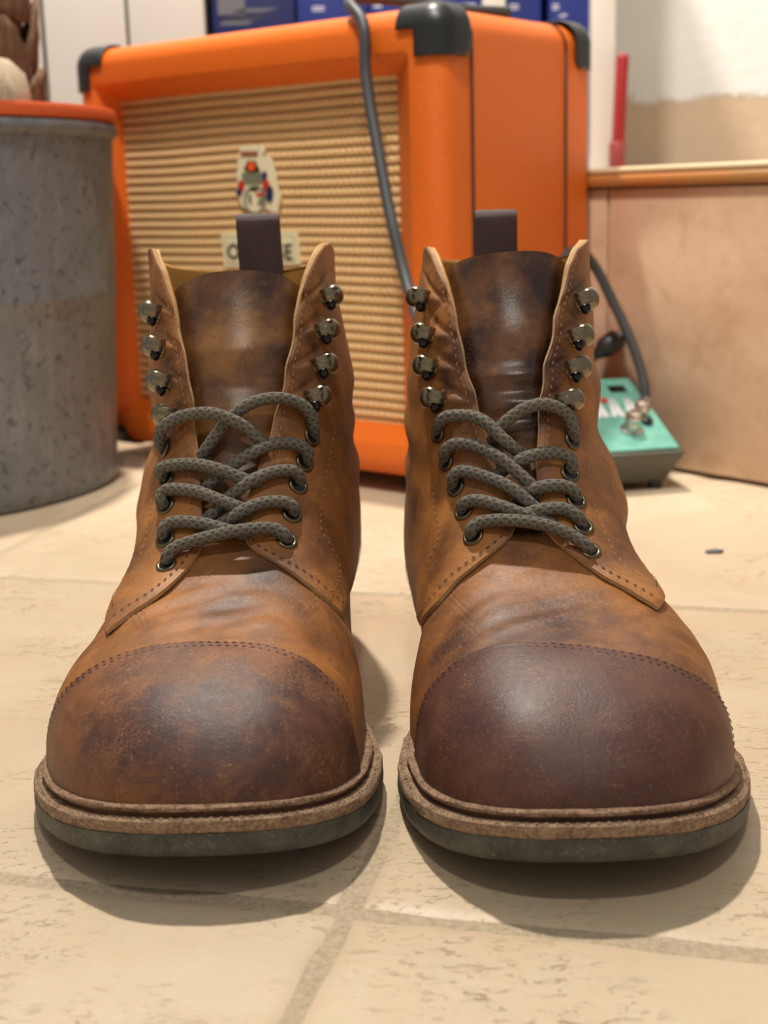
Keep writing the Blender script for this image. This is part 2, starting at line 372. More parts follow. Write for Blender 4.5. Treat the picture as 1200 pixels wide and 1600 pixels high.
# nosing of the step: terracotta band under a pale rounded top edge
def m_nosing():
    n = NT('terracotta_nosing'); v = n.coord('World'); c = n.mix(n.ramp(n.noise(v, 9, 4), (0.40, 0.0), (0.62, 1.0)), srgb(184, 112, 54), srgb(152, 124, 80))
    return n.out(c, 0.4, n.bump(n.noise(v, 150, 4), 0.2, 0.001))
c = RB + RD * .075 + RN * .003 - RN * .03
tr = struct(box('trim_1', (c[0], c[1], STEP + .0048), (1.34, .066, .0092), m_nosing(), None, .003, 3, True, rotR))
tr2 = struct(box('trim_2', (c[0] - RN[0] * .002, c[1] - RN[1] * .002, STEP + .0124), (1.34, .066, .0056), plain('pale_step_tile', srgb(214, 196, 158), 0.45, scale=40), None, .0026, 3, True, rotR))
PLAT = STEP
WALL_PAINT = float(at_y(1080, 150, 1.75)[2])
wall_back = struct(box('wall_back', (0.2, 1.80, .70), (3.0, .10, 1.0), m_plaster(), None, 0))
# ---------------------------------------------------------------- boot body: an implicit last, sampled by rays
YK = np.array([0, .03, .06, .085, .11, .135, .16, .20, .25, .31])
ZK = np.array([.03, .045, .06, .07, .08, .09, .10, .11, .12, .13, .14, .155, .17, .185, .205])
ZR_Y = np.array([0, .03, .055, .075, .095, .115, .13, .145, .16, .2, .32]); ZR_Z = np.array([.0590, .0610, .0625, .0635, .0665, .0725, .0800, .0905, .101, .105, .105])
SF_Z = np.array([.02, .05, .08, .10, .115, .15, .18, .205]); SF_Y = np.array([.10, .118, .136, .150, .158, .172, .186, .192])
SB_Z = np.array([.02, .05, .08, .11, .15, .18, .205]); SB_Y = np.array([.305, .308, .302, .296, .292, .291, .290])
GRAD = {}
def smooth(x, xk, yk):
    m = GRAD.get(id(yk))
    if m is None: m = GRAD[id(yk)] = np.gradient(yk, xk)
    x = np.clip(x, xk[0], xk[-1]); i = np.clip(np.searchsorted(xk, x) - 1, 0, len(xk) - 2)
    h = xk[i + 1] - xk[i]; t = (x - xk[i]) / h
    return (2*t**3 - 3*t**2 + 1)*yk[i] + (t**3 - 2*t**2 + t)*h*m[i] + (-2*t**3 + 3*t**2)*yk[i+1] + (t**3 - t**2)*h*m[i+1]
class Last:
    z0, ytip, n, m, Lf = .014, .006, 2.7, 2.7, .098
    def __init__(s, x0, y0, xs, Wl, Wr, Bl, Br):
        s.x0, s.y0, s.xs = x0, y0, xs
        s.Wl, s.Wr, s.Bl, s.Br = (np.array(a) / 1000 for a in (Wl, Wr, Bl, Br))
        s.org = np.array([x0, y0 + .155, 0.0])
    def f(s, P):
        x = P[..., 0] - s.x0; y = P[..., 1] - s.y0; z = P[..., 2]
        Wd = np.where(x < 0, smooth(y, YK, s.Wl), smooth(y, YK, s.Wr))
        q = (np.abs(x) / Wd)**s.n + (np.maximum(s.ytip + s.Lf - y, 0) / s.Lf)**s.n + (np.maximum(y - .24, 0) / .065)**s.n
        zr = np.maximum(z - s.z0, 0) / (smooth(y, ZR_Y, ZR_Z) - s.z0)
        fF = ((q**(s.m / s.n) + zr**s.m)**(1 / s.m) - 1) * .045
        x = x - s.xs * np.clip((z - .06) / .06, 0, 1)
        B = np.where(x < 0, smooth(z, ZK, s.Bl), smooth(z, ZK, s.Br))
        yf = smooth(z, SF_Z, SF_Y); yb = smooth(z, SB_Z, SB_Y); a = (yb - yf) * .5
        fS = (((np.abs(x) / B)**2.25 + (np.abs(y - yf - a) / a)**2.25)**(1 / 2.25) - 1) * .04
        k = .010; h = np.clip(.5 + .5 * (fS - fF) / k, 0, 1)
        return fS * (1 - h) + fF * h - k * h * (1 - h)
    def rawgrad(s, P, e=2e-4):
        return np.stack([s.f(P + np.eye(3)[i] * e) - s.f(P - np.eye(3)[i] * e) for i in range(3)], -1) / (2 * e)
    def grad(s, P):
        g = s.rawgrad(P, 6e-4); return g / np.maximum(np.linalg.norm(g, axis=-1, keepdims=True), 1e-9)
    def root(s, O, D, rmax=.25):
        lo = np.zeros(D.shape[:-1]); hi = np.full(D.shape[:-1], rmax)
        for _ in range(19):
            mid = (lo + hi) / 2; ins = s.f(O + D * mid[..., None]) < 0
            lo = np.where(ins, mid, lo); hi = np.where(ins, hi, mid)
        return O + D * ((lo + hi) / 2)[..., None]
    def vamp(s, th, lam):
        O = np.array([s.x0, s.y0 + s.ytip + s.Lf, s.z0])
        return s.root(O, np.stack([-np.sin(lam) * np.cos(th), -np.cos(lam), np.sin(lam) * np.sin(th)], -1))
    def vamp_inv(s, P):
        d = P - np.array([s.x0, s.y0 + s.ytip + s.Lf, s.z0]); r = np.hypot(d[0], d[2])
        return math.atan2(d[2], -d[0]), math.atan2(r, -d[1])
    def shaft(s, z, phi):
        z = np.asarray(z, float); phi = np.asarray(phi, float)
        O = np.stack([np.full_like(z, s.x0), np.full_like(z, s.y0 + .225), z], -1)
        return s.root(O, np.stack([np.sin(phi), -np.cos(phi), 0 * phi], -1))
    def shaft_inv(s, P): return P[2], math.atan2(P[0] - s.x0, -(P[1] - s.y0 - .225))
    def hit(s, px, py, off=0.0):
        d = ray(px, py); t = np.linspace(.36, .70, 171); f0 = s.f(EYEP + d * t[:, None])
        i = np.where(f0 < 0)[0]; k = i[0] if len(i) else f0.argmin()
        lev = off * np.linalg.norm(s.rawgrad(EYEP + d * t[k])) if off else 0.0
        i = np.where(f0 < lev)[0]
        if len(i) == 0 or i[0] == 0: return EYEP + d * t[f0.argmin()]
        lo, hi = t[i[0] - 1], t[i[0]]
        for _ in range(16):
            m = (lo + hi) / 2
            if s.f(EYEP + d * m) < lev: hi = m
            else: lo = m
        return EYEP + d * hi

def stain_shades(P, spots):  # darkening mask: leather stains plus painted crease shade
    out = np.ones(P.shape[:-1])
    for c, r, k in spots: out *= 1 - k * np.exp(-(np.linalg.norm(P - c, axis=-1) / r)**2)
    return 1 - out

def stitches(name, P, N, mat, parent, org, length=.0022, gap=.0014, rad=.00034, lift=.0001):
    """a row of small raised thread stitches along a surface polyline"""
    P = np.asarray(P, float); dd = np.r_[0, np.cumsum(np.linalg.norm(np.diff(P, axis=0), axis=1))]; ss = np.arange(0, dd[-1], (length + gap) / 4)
    R = np.stack([np.interp(ss, dd, c) for c in np.concatenate([P, N], 1).T], -1)
    V, Fc = [], []
    for i in range(0, len(R) - 4, 4):
        kk = length / (length + gap) * 4 / 3; a, nn = R[i, :3], R[i + 1, 3:]; c = a + (R[i + 3, :3] - a) * kk
        t = c - a; t /= max(np.linalg.norm(t), 1e-9); sd = np.cross(t, nn); sd /= max(np.linalg.norm(sd), 1e-9)
        m = (a + c) / 2 + nn * lift; a = a + nn * (lift - rad * .5); c = c + nn * (lift - rad * .5); k = len(V)
        V += [a, m + sd * rad, m + nn * rad, m - sd * rad, c]
        Fc += [(k, k+2, k+1), (k, k+3, k+2), (k+4, k+1, k+2), (k+4, k+2, k+3)]
    return stuff(obj(name, np.array(V) - org, Fc, mat, parent, True))

def make_boot(L, D):
    root = thing('boot', D['label'], 'boot', tuple(L.org), 0, 'pair of worn brown leather lace-up boots')
    org = L.org
    spots = [(L.hit(px, py), r, k) for px, py, r, k in D['stain_shades']]
    # ---- sole layers
    a = np.linspace(-PI, PI, 200, endpoint=False)
    O = np.stack([0*a + L.x0, 0*a + L.y0 + .155, 0*a + .030], -1)
    C = L.root(O, np.stack([np.sin(a), -np.cos(a), 0*a], -1))[:, :2]
    for _ in range(4): C = (np.roll(C, 1, 0) + 2 * C + np.roll(C, -1, 0)) / 4
    T = np.roll(C, -1, 0) - np.roll(C, 1, 0); T /= np.linalg.norm(T, axis=1, keepdims=True); Nn = np.stack([T[:, 1], -T[:, 0]], 1)
    if np.mean(np.sum(Nn * (C - C.mean(0)), 1)) < 0: Nn = -Nn
    def spring(y): return .016 * np.clip((.10 - (y - L.y0)) / .10, 0, 1.15)**2
    def arch(y): yr = y - L.y0; return .005 * np.clip((yr - .17) / .05, 0, 1)
    def wob(amp, k): 
        s = np.zeros(len(a)); 
        for q in range(5): s += np.sin(a * (k + 7 * q) + rng.uniform(0, 6)) / 5
        return s * amp + rng.normal(0, amp * .35, len(a))
    def layer(name, prof, mat, cap=True, rough=0.0, lowarch=False, part=None):
        Vs = []
        yk = (C[:, 1] - L.y0)[:, None]; waist = np.clip((yk - .085) / .035, 0, 1)
        for (d, z, spr) in prof:
            d = d - waist[:, 0] * .006 if d > .001 else d + 0 * waist[:, 0]
            d = d[:, None]
            xy = C + Nn * (d + (wob(rough, 17)[:, None] if rough else 0))
            zz = z + spring(xy[:, 1]) + (arch(xy[:, 1]) * (z < .004) if lowarch else 0) + (wob(rough * .5, 23) if rough else 0)
            Vs.append(np.stack([xy[:, 0], xy[:, 1], zz], 1))
        n = len(a); V = np.concatenate(Vs); F = grid_faces(len(prof), n, closed=True)
        F += [tuple(range(n))[::-1], tuple(range((len(prof) - 1) * n, len(prof) * n))]
        return sharp(obj(name, V - org, F, mat, part or root, True), 0.7)
    ov = D['sole']
    layer('outsole', [(ov-.0016, 0, 1), (ov-.0002, .0016, 1), (ov+.0002, .004, 1), (ov, .0076, 1)], M['rubber'], lowarch=True)
    mid = layer('midsole', [(ov-.0004, .0076, 1), (ov+.0001, .0084, 1), (ov, .0100, 1), (ov-.0003, .0116, 1), (ov-.0013, .0123, 1), (ov-.005, .0124, 1), (-.004, .0124, 1)], M['midsole'], rough=.00028)
    layer('sole_gap_shade', [(.0016, .0122, 1), (.0012, .0145, 1)], M['dark'])  # dark filler strip stands in for the shade of the open welt gap
    welt = layer('welt', [(-.004, .0140, 1), (ov-.0042, .0140, 1), (ov-.0034, .0145, 1), (ov-.0033, .0155, 1), (ov-.0042, .0163, 1), (.0008, .0165, 1), (-.004, .0165, 1)], M['welt'], rough=.00036)
    def loop_pts(d, z):
        xy = C + Nn * d; return np.stack([xy[:, 0], xy[:, 1], z + spring(xy[:, 1])], 1)
    lp = loop_pts(ov - .0016, .0122); sel = (np.abs(a) < 1.6) & (lp[:, 1] - L.y0 < .088)
    stitches('welt_stitching', lp[sel], np.tile([0, -.5, .86], (sel.sum(), 1)), M['midsole'], mid, org, .0022, .0009, .0006, .0004)
    # heel block under the back
    hb = [i for i in range(len(a)) if C[i, 1] - L.y0 > .225]
    hp = C[hb] + Nn[hb] * (ov - .0055)
    order = np.argsort(np.arctan2(hp[:, 0] - L.x0, -(hp[:, 1] - L.y0 - .26))); hp = hp[np.argsort(np.array(hb) if False else ((np.array(a)[hb] + 2*PI) % (2*PI)))]
    n = len(hp); V = np.concatenate([np.c_[hp, np.full(n, 0.0)], np.c_[hp, np.full(n, .0055)]])
    F = [(i, i+1, n+i+1, n+i) for i in range(n-1)] + [(n-1, 0, n, 2*n-1), tuple(range(n))[::-1], tuple(range(n, 2*n))]
    obj('heel', V - org, F, M['rubber'], root, False)

    # ---- vamp: rays from the ball of the foot, stops at the throat
    nth, nl = 113, 120
    th = np.linspace(0, PI, nth); lim = np.zeros(nth)
    lf = np.linspace(.5, 2.95, 240)
    for i, t in enumerate(th):
        P = L.vamp(np.full_like(lf, t), lf); k = np.where(P[:, 2] > .0835)[0]
        lim[i] = lf[k[0]] if len(k) else 2.95
    lim = np.minimum(lim, 2.95)
    for _ in range(3): lim[1:-1] = (lim[:-2] + 2 * lim[1:-1] + lim[2:]) / 4
    TH, U = np.meshgrid(th, np.linspace(0.004, 1, nl)); LAM = U * lim[None, :]
    P = L.vamp(TH, LAM); Nv = L.grad(P)
    yr = P[..., 1] - L.y0; xr = P[..., 0] - L.x0
    fl = np.exp(-((yr - .098) / .020)**2) * np.clip((P[..., 2] - .035) / .02, 0, 1)
    disp = fl * (.00028 * np.sin((yr + .25 * np.abs(xr + D['fold'])) * 2 * PI / .017) + .0002 * np.sin((yr - .35 * xr) * 2 * PI / .011 + 1))
    disp += .0004 * np.sin(xr * 160 + 2) * np.sin(yr * 120 + D['fold'] * 90)
    Pv = P + Nv * disp[..., None]
    rim = Pv[-1] - Nv[-1] * .0018
    V = np.concatenate([Pv.reshape(-1, 3), rim]); st = stain_shades(V, spots)
    F = grid_faces(nl + 1, nth, flip=False)
    vamp = obj('vamp', V - org, F, None, root, True, mats=[D['mv'], M['edge']], fmat=[0] * ((nl-1)*(nth-1)) + [1] * (nth-1), attr={'stain_shade': st})
    # ---- toe cap laid over it
    inv = np.array([L.vamp_inv(L.hit(px, py)) for px, py in D['cap']]); inv = inv[np.argsort(inv[:, 0])]
    tc = np.linspace(0, PI, 121); lc = np.interp(tc, inv[:, 0], inv[:, 1])
    for _ in range(5): lc[1:-1] = (lc[:-2] + 2 * lc[1:-1] + lc[2:]) / 4
    off = np.array([.0009]*60 + [.00095, .0009, .0006, .0, -.0006]); uu = np.r_[np.linspace(.004, .985, 60), .992, .997, 1.0, 1.001, 1.001]
    TH, U = np.meshgrid(tc, uu); P = L.vamp(TH, U * (lc[None, :] + .012)); Nc = L.grad(P)
    yr = P[..., 1] - L.y0; xr = P[..., 0] - L.x0
    P = P + Nc * (off[:, None, None] + (.0003 * np.sin(xr * 130 + 1) * np.sin(yr * 150))[..., None])
    cap = obj('toe_cap', P.reshape(-1, 3) - org, grid_faces(len(uu), 121), D['mc'], root, True, attr={'stain_shade': stain_shades(P.reshape(-1, 3), spots)})
    for dl in (0.0, .034):
        Q = L.vamp(tc[3:-3], lc[3:-3] - dl); stitches('toe_cap_stitching', Q + L.grad(Q) * .0009, L.grad(Q), M['thread'], cap, org, .0020, .0009, .00036)

    # ---- quarters
    edges = {}
    zb = D['zback']
    for side, key in ((-1, 'ql'), (1, 'qr')):
        E = []
        for px, py in D[key]:
            z, ph = L.shaft_inv(L.hit(px, py, .0016)); E.append((z, side * ph))
        E = np.array(E)
        E = E[np.argsort(E[:, 0])]
        zl, zt = E[0, 0], E[-1, 0]
        zs = np.linspace(zl, zt, 160); pf = np.interp(zs, E[:, 0], E[:, 1])
        for _ in range(2): pf[1:-1] = (pf[:-2] + 2 * pf[1:-1] + pf[2:]) / 4
        pf = pf + .010 * np.sin(zs * 2 * PI / .019 + side) * np.clip((zs - .11) / .03, 0, 1) * np.clip((zt - zs) / .03, 0, 1)
        edges[side] = (zs, pf, zl, zt)
        ztop = lambda ph, zt=zt: zt + (zb - zt) * (np.clip((ph - 1.35) / (PI - 1.35), 0, 1)**.9)
        hooks = [L.shaft_inv(L.hit(px, py, .0024)) for px, py in D['hl' if side < 0 else 'hr']]
        nr, nc = 190, 64
        vv = np.linspace(0, 1, nr); cc = np.r_[0, .003, .008, np.linspace(.016, 1, nc - 3)**1.35]
        def chart(vv, cc, pf0=None):
            zf = zl + vv * (zt - zl); p0 = np.interp(zf, zs, pf) if pf0 is None else pf0
            PH = p0[:, None] + (PI + .03 - p0[:, None]) * cc[None, :]
            Z = zl + vv[:, None] * (ztop(PH) - zl); return Z, PH, p0
        Z, PH, p0 = chart(vv, cc)
        P = L.shaft(Z, side * PH); Nq = L.grad(P)
        e = (PH - p0[:, None]) * .058; ef = np.exp(-(e / .0011)**2); eb = np.exp(-(((Z - zl)) / .0009)**2)
        off = .0026 - .0007 * ef - .0006 * eb
        for hz, hp in hooks:
            hp = side * hp; eh = np.interp(hz, zs, pf); w = max((hp - eh) * .058, .006)
            win = np.clip(e / .003, 0, 1) * np.exp(-(e / (w * 1.1))**4)
            for dz, sl, am in ((.0035, .35, -.0011), (-.0035, -.45, -.0010), (.0, .05, .0006), (-.008, -.9, -.0006)):
                off = off + am * win * np.exp(-((Z - hz - dz - sl * (e - w * .5)) / .0017)**2)
        ank = np.exp(-((Z - .105) / .02)**2) * np.clip((PH - .9) / .5, 0, 1) * .0009
        off = off + ank * np.sin((Z + .004 * np.sin(PH * 3)) * 2 * PI / .021)
        Po = P + Nq * off[..., None]; Pi = P + Nq * .0003
        # rim vertices slightly rounded
        n = nr * len(cc); V = np.concatenate([Po.reshape(-1, 3), Pi.reshape(-1, 3)]); nC = len(cc)
        fl = side > 0
        F = grid_faces(nr, nC, 0, flip=not fl) + grid_faces(nr, nC, n, flip=fl); nm = len(F); R = []
        for r in range(nr - 1):
            k = r * nC; q = (k, n + k, n + k + nC, k + nC); R.append(q[::-1] if not fl else q)
        for c in range(nC - 1):
            q = (c, c + 1, n + c + 1, n + c); R.append(q[::-1] if not fl else q)
            k = (nr - 1) * nC + c; q = (k, n + k, n + k + 1, k + 1); R.append(q[::-1] if not fl else q)
        qt = obj('quarter', V - org, F + R, None, root, True, mats=[M['quarter'], M['edge']], fmat=[0] * nm + [1] * len(R), attr={'stain_shade': stain_shades(V, spots)})
        sharp(qt, 0.9)
        # lining
        Zl, PHl, pl = chart(np.linspace(.30, .998, 60), np.linspace(.012, 1, 48))
        P = L.shaft(Zl, side * PHl); Nl = L.grad(P)
        Va = (P + Nl * .0002).reshape(-1, 3); Vb = (P - Nl * .0014).reshape(-1, 3); n = len(Va)
        F = grid_faces(60, 48, 0, flip=not fl) + grid_faces(60, 48, n, flip=fl)
        for r in range(59): F.append((r*48, n + r*48, n + (r+1)*48, (r+1)*48))
        for c in range(47): k = 59*48 + c; F.append((k, n + k, n + k + 1, k + 1))
        lin = obj('lining', np.concatenate([Va, Vb]) - org, F, M['lining'], qt, True)
        # edge stitching along front edge and lower edge
        sv = np.linspace(.015, .985, 150); zz = zl + sv * (zt - zl); ph = np.interp(zz, zs, pf) + .0027 / .055
        low = zz < .088
        ph = np.where(low, ph - .024, ph)
        Q = L.shaft(zz, side * ph); G = L.grad(Q); lo_ = zz < .09
        stitches('edge_stitching', (Q + G * .0028)[~lo_], G[~lo_], M['thread_pale'], qt, org, .0022, .0012, .00034)
        stitches('edge_stitching', (Q + G * .0028)[lo_], G[lo_], M['thread'], qt, org, .0022, .0012, .00040)
        ph = np.linspace(np.interp(zl, zs, pf) + .05, 2.2, 80); Q = L.shaft(0*ph + zl + .0028, side * ph); G = L.grad(Q)
        stitches('edge_stitching', Q + G * .0028, G, M['thread'], qt, org, .0022, .0012, .00034)
        for line in D['seams'][key]:
            ln = resample(catmull(line, 6), 9); Q = np.array([L.hit(px, py, .0027) for px, py in ln]); G = L.grad(Q)
            stitches('seam_stitching', Q, G, M['thread_pale'], qt, org, .0022, .0012, .00034)
        # eyelets
        for px, py in D['el' if side < 0 else 'er']:
            c = L.hit(px, py, .0027); nn = L.grad(c[None])[0]; ring_eyelet(c, nn, qt, org)
        for px, py in D['hl' if side < 0 else 'hr']:
            c = L.hit(px, py, .0026); nn = L.grad(c[None])[0]
            if nn[1] > -.25: nn = nn + np.array([0, -.35, 0]); nn /= np.linalg.norm(nn)
            lace_hook(c, nn, side, qt, org)
    # ---- backstay strip
    Z, PH = np.meshgrid(np.linspace(.05, zb, 30), np.linspace(PI - .22, PI + .22, 9), indexing='ij')
    P = L.shaft(Z, PH); G = L.grad(P); Va = (P + G * .0042).reshape(-1, 3); Vb = (P + G * .0026).reshape(-1, 3); n = len(Va)
    F = grid_faces(30, 9) + grid_faces(30, 9, n, flip=True)
    F += [(r*9, (r+1)*9, n+(r+1)*9, n+r*9) for r in range(29)] + [((r+1)*9+8, r*9+8, n+r*9+8, n+(r+1)*9+8) for r in range(29)] + [(29*9+c, 29*9+c+1, n+29*9+c+1, n+29*9+c) for c in range(8)]
    obj('backstay', np.concatenate([Va, Vb]) - org, F, M['quarter'], root, True)
    # ---- tongue
    nr, nc = 130, 60; ztg = D['ztongue']
    vv = np.linspace(0, 1, nr); uu = np.linspace(-1, 1, nc)
    zc = .068 + vv * (ztg - .068)
    def pe(side):
        zs, pf, zl, zt = edges[side]; i = np.argmin(np.abs(zs - .087)); base = pf[i]
        return np.where(zc < .087, base, np.interp(zc, zs, pf))
    lo = -(pe(-1) + .16); hi = pe(1) + .16
    ms = np.minimum(hi, 1.5); lo = np.maximum(lo, -1.5)
    PH = np.where(uu[None, :] < 0, -uu[None, :] * lo[:, None], uu[None, :] * ms[:, None])
    Z = .068 + vv[:, None] * (ztg - D['tdrop'] * np.abs(uu[None, :])**D['tpow'] - .068)
    P = L.shaft(Z, PH); G = L.grad(P)
    cen = np.exp(-(uu[None, :] / .55)**2)
    roll = sum(am * np.exp(-((Z - zz + .05 * (PH - 0.1)**2 * .02) / w)**2) for zz, w, am in D['rolls'])
    off = -.0042 + cen * (.0012 + roll) + .0003 * np.sin(PH * 4 + Z * 160) * (1 - vv[:, None]**6)
    Po = P + G * off[..., None]; Pi = P + G * (off[..., None] - .0018); n = nr * nc
    V = np.concatenate([Po.reshape(-1, 3), Pi.reshape(-1, 3)])
    F = grid_faces(nr, nc, 0, flip=False) + grid_faces(nr, nc, n, flip=True); nm = len(F)
    R = [((nr-1)*nc + c, (nr-1)*nc + c + 1, n + (nr-1)*nc + c + 1, n + (nr-1)*nc + c) for c in range(nc - 1)]
    R += [(r*nc, (r+1)*nc, n + (r+1)*nc, n + r*nc) for r in range(nr-1)] + [((r+1)*nc + nc-1, r*nc + nc-1, n + r*nc + nc-1, n + (r+1)*nc + nc-1) for r in range(nr-1)]
    tg = obj('tongue', V - org, F + R, None, root, True, mats=[D['mt'], M['edge']], fmat=[0]*nm + [1]*len(R), attr={'stain_shade': stain_shades(V, spots)})
    sharp(tg, 0.9)
    # ---- insole floor inside
    # ---- pull tab: webbing loop at the back of the collar
    (xl, xr, ytop, rz) = D['tab']
    yb = L.y0 + .2835
    pl, pr = at_y(xl, ytop, yb), at_y(xr, ytop, yb); w = pr[0] - pl[0]; xc = (pl[0] + pr[0]) / 2; ztop = (pl[2] + pr[2]) / 2
    prof = [(yb, .135), (yb - .0005, .16), (yb, ztop - .006)] + [(yb + .004 - .004 * math.cos(t), ztop - .004 + .004 * math.sin(t)) for t in np.linspace(0, PI, 9)] + [(yb + .0085, ztop - .008), (yb + .0105, .170), (yb + .0125, .155)]
    prof = np.array(prof); tn = np.gradient(prof, axis=0); tn /= np.linalg.norm(tn, axis=1, keepdims=True); nm2 = np.stack([-tn[:, 1], tn[:, 0]], 1)
    sec = []
    for q, nn in zip(prof, nm2):
        for s_, o_ in ((-1, 1), (-.96, 1.6), (0, 1.8), (.96, 1.6), (1, 1), (1, -1), (.96, -1), (0, -1), (-.96, -1), (-1, -1)):
            yy = q + nn * o_ * .0006; zrel = (yy[1] - .17)
            sec.append((xc + s_ * w / 2 + rz * zrel, yy[0], yy[1]))
    V = np.array(sec); F = grid_faces(len(prof), 10, closed=True) + [tuple(range(10)), tuple(range((len(prof)-1)*10, len(prof)*10))[::-1]]
    tab = obj('pull_tab', V - org, F, M['webbing'], root, True); sharp(tab, 0.8)
    zz = np.linspace(ztop - .006, .17, 30); stitches('tab_stitching', np.stack([xc + rz * (zz - .17), 0*zz + yb - .0012, zz], 1), np.tile([0, -1.0, 0], (30, 1)), M['thread'], tab, org, .0016, .0012, .00025)
    # ---- laces
    paths = []
    for seg in D['laces']:
        pts = np.array([L.hit(px, py, lf / 1000) for px, py, lf in seg]); paths.append(resample(catmull(pts, 10), .0009))
    V0 = [p - org for p in paths]
    tubes('shoelace', V0, .00255, M['lace'], root, 12)
    return root

def frame(nn, side):
    up = np.array([0, 0, 1.0]); l = np.cross(up, nn) * side; l /= np.linalg.norm(l); t = np.cross(nn, l) * side; t /= np.linalg.norm(t)
    if t[2] < 0: t = -t
    return l, t
def ring_eyelet(c, nn, parent, org):
    l, t = frame(nn, 1); V, F = [], []; A, B = 24, 10
    for i in range(A):
        u = 2 * PI * i / A; r_ = l * math.cos(u) + t * math.sin(u)
        for j in range(B):
            v = 2 * PI * j / B; V.append(c + r_ * (.0034 + .0009 * math.cos(v)) + nn * (.0008 * math.sin(v)))
    F = [(i*B + j, ((i+1) % A)*B + j, ((i+1) % A)*B + (j+1) % B, i*B + (j+1) % B) for i in range(A) for j in range(B)]
    k = len(V); V += [c + (l * math.cos(2*PI*i/A) + t * math.sin(2*PI*i/A)) * .003 + nn * .0002 for i in range(A)]
    fm = [0] * len(F) + [1]; F.append(tuple(range(k, k + A)))
    e = obj('eyelet', np.array(V) - org, F, None, parent, True, mats=[M['brass'], M['black_gloss']], fmat=fm)
    return e
def lace_hook(c, nn, side, parent, org):
    """speed hook: riveted base, ridged neck standing off the leather, domed head turned outward"""
    l, t = frame(nn, side); bm = bmesh.new()
    X = lambda a, b, h: Vector(c + l * a + t * b + nn * h)
    # neck strip: profile in (l, n), swept across t
    prof = [(-.0028, .0002), (-.0037, .0014), (-.0040, .0030), (-.0034, .0046), (-.0020, .0056), (-.0002, .0058), (.0014, .0052)]
    tw = .0026; th = .0008
    rows = []
    for i, (a, h) in enumerate(prof):
        p0 = prof[max(i-1, 0)]; p1 = prof[min(i+1, len(prof)-1)]; d = np.array([p1[0]-p0[0], p1[1]-p0[1]]); d /= np.linalg.norm(d); nx, nh = -d[1], d[0]
        row = []
        for b, o in ((-1, 0), (-1, 1), (-.5, 1.0), (-.25, 1.35), (0.1, 1.35), (.3, 1.0), (.55, 1.0), (.75, 1.4), (.95, 1.3), (1, 1), (1, 0)):
            row.append(bm.verts.new(X(a + nx * th * o, b * tw + .0012, h + nh * th * o)))
        rows.append(row)
    for r0, r1 in zip(rows, rows[1:]):
        n = len(r0)
        for j in range(n): bm.faces.new((r0[j], r0[(j+1) % n], r1[(j+1) % n], r1[j]))
    bm.faces.new(rows[0]); bm.faces.new(rows[-1][::-1])
    # domed head
    A, B = 20, 7; rr = .0047; hc = (.0024, .0004, .0036)
    rings = []
    for j in range(B + 1):
        v = PI / 2 * j / B
        rings.append([bm.verts.new(X(hc[0] + rr * math.cos(2*PI*i/A) * math.cos(v), hc[1] + rr * math.sin(2*PI*i/A) * math.cos(v), hc[2] + .0038 * math.sin(v))) for i in range(A)] if j < B else [bm.verts.new(X(hc[0], hc[1], hc[2] + .0038))])
    low = [bm.verts.new(X(hc[0] + rr * .8 * math.cos(2*PI*i/A), hc[1] + rr * .8 * math.sin(2*PI*i/A), hc[2] - .0006)) for i in range(A)]
    for i in range(A):
        bm.faces.new((low[i], low[(i+1) % A], rings[0][(i+1) % A], rings[0][i]))
        for j in range(B - 1): bm.faces.new((rings[j][i], rings[j][(i+1) % A], rings[j+1][(i+1) % A], rings[j+1][i]))
        bm.faces.new((rings[B-1][i], rings[B-1][(i+1) % A], rings[B][0]))
    bm.faces.new(low[::-1])
    # base flange
    A = 14; f0 = [bm.verts.new(X(-.0010 + .0034 * math.cos(2*PI*i/A), .0034 * math.sin(2*PI*i/A), .0001)) for i in range(A)]; f1 = [bm.verts.new(X(-.0010 + .003 * math.cos(2*PI*i/A), .003 * math.sin(2*PI*i/A), .0007)) for i in range(A)]
    for i in range(A): bm.faces.new((f0[i], f0[(i+1) % A], f1[(i+1) % A], f1[i]))
    bm.faces.new(f1)
    for v in bm.verts: v.co -= Vector(org)
    h = from_bm('lace_hook', bm, M['hook'], parent); sharp(h, 0.8)
    # black ball standing in for the shaded opening under the neck
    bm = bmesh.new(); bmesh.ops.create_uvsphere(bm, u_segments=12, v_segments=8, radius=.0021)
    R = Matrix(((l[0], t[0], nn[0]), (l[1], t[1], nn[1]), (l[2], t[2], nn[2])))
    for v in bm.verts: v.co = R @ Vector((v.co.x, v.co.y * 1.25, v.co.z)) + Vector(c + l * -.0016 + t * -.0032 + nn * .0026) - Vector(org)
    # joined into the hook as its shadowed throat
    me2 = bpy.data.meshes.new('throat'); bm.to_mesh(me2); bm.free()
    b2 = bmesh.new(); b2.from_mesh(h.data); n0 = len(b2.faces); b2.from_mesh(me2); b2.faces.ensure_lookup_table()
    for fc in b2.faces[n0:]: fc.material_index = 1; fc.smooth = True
    b2.to_mesh(h.data); b2.free(); h.data.materials.append(M['black_gloss']); bpy.data.meshes.remove(me2)

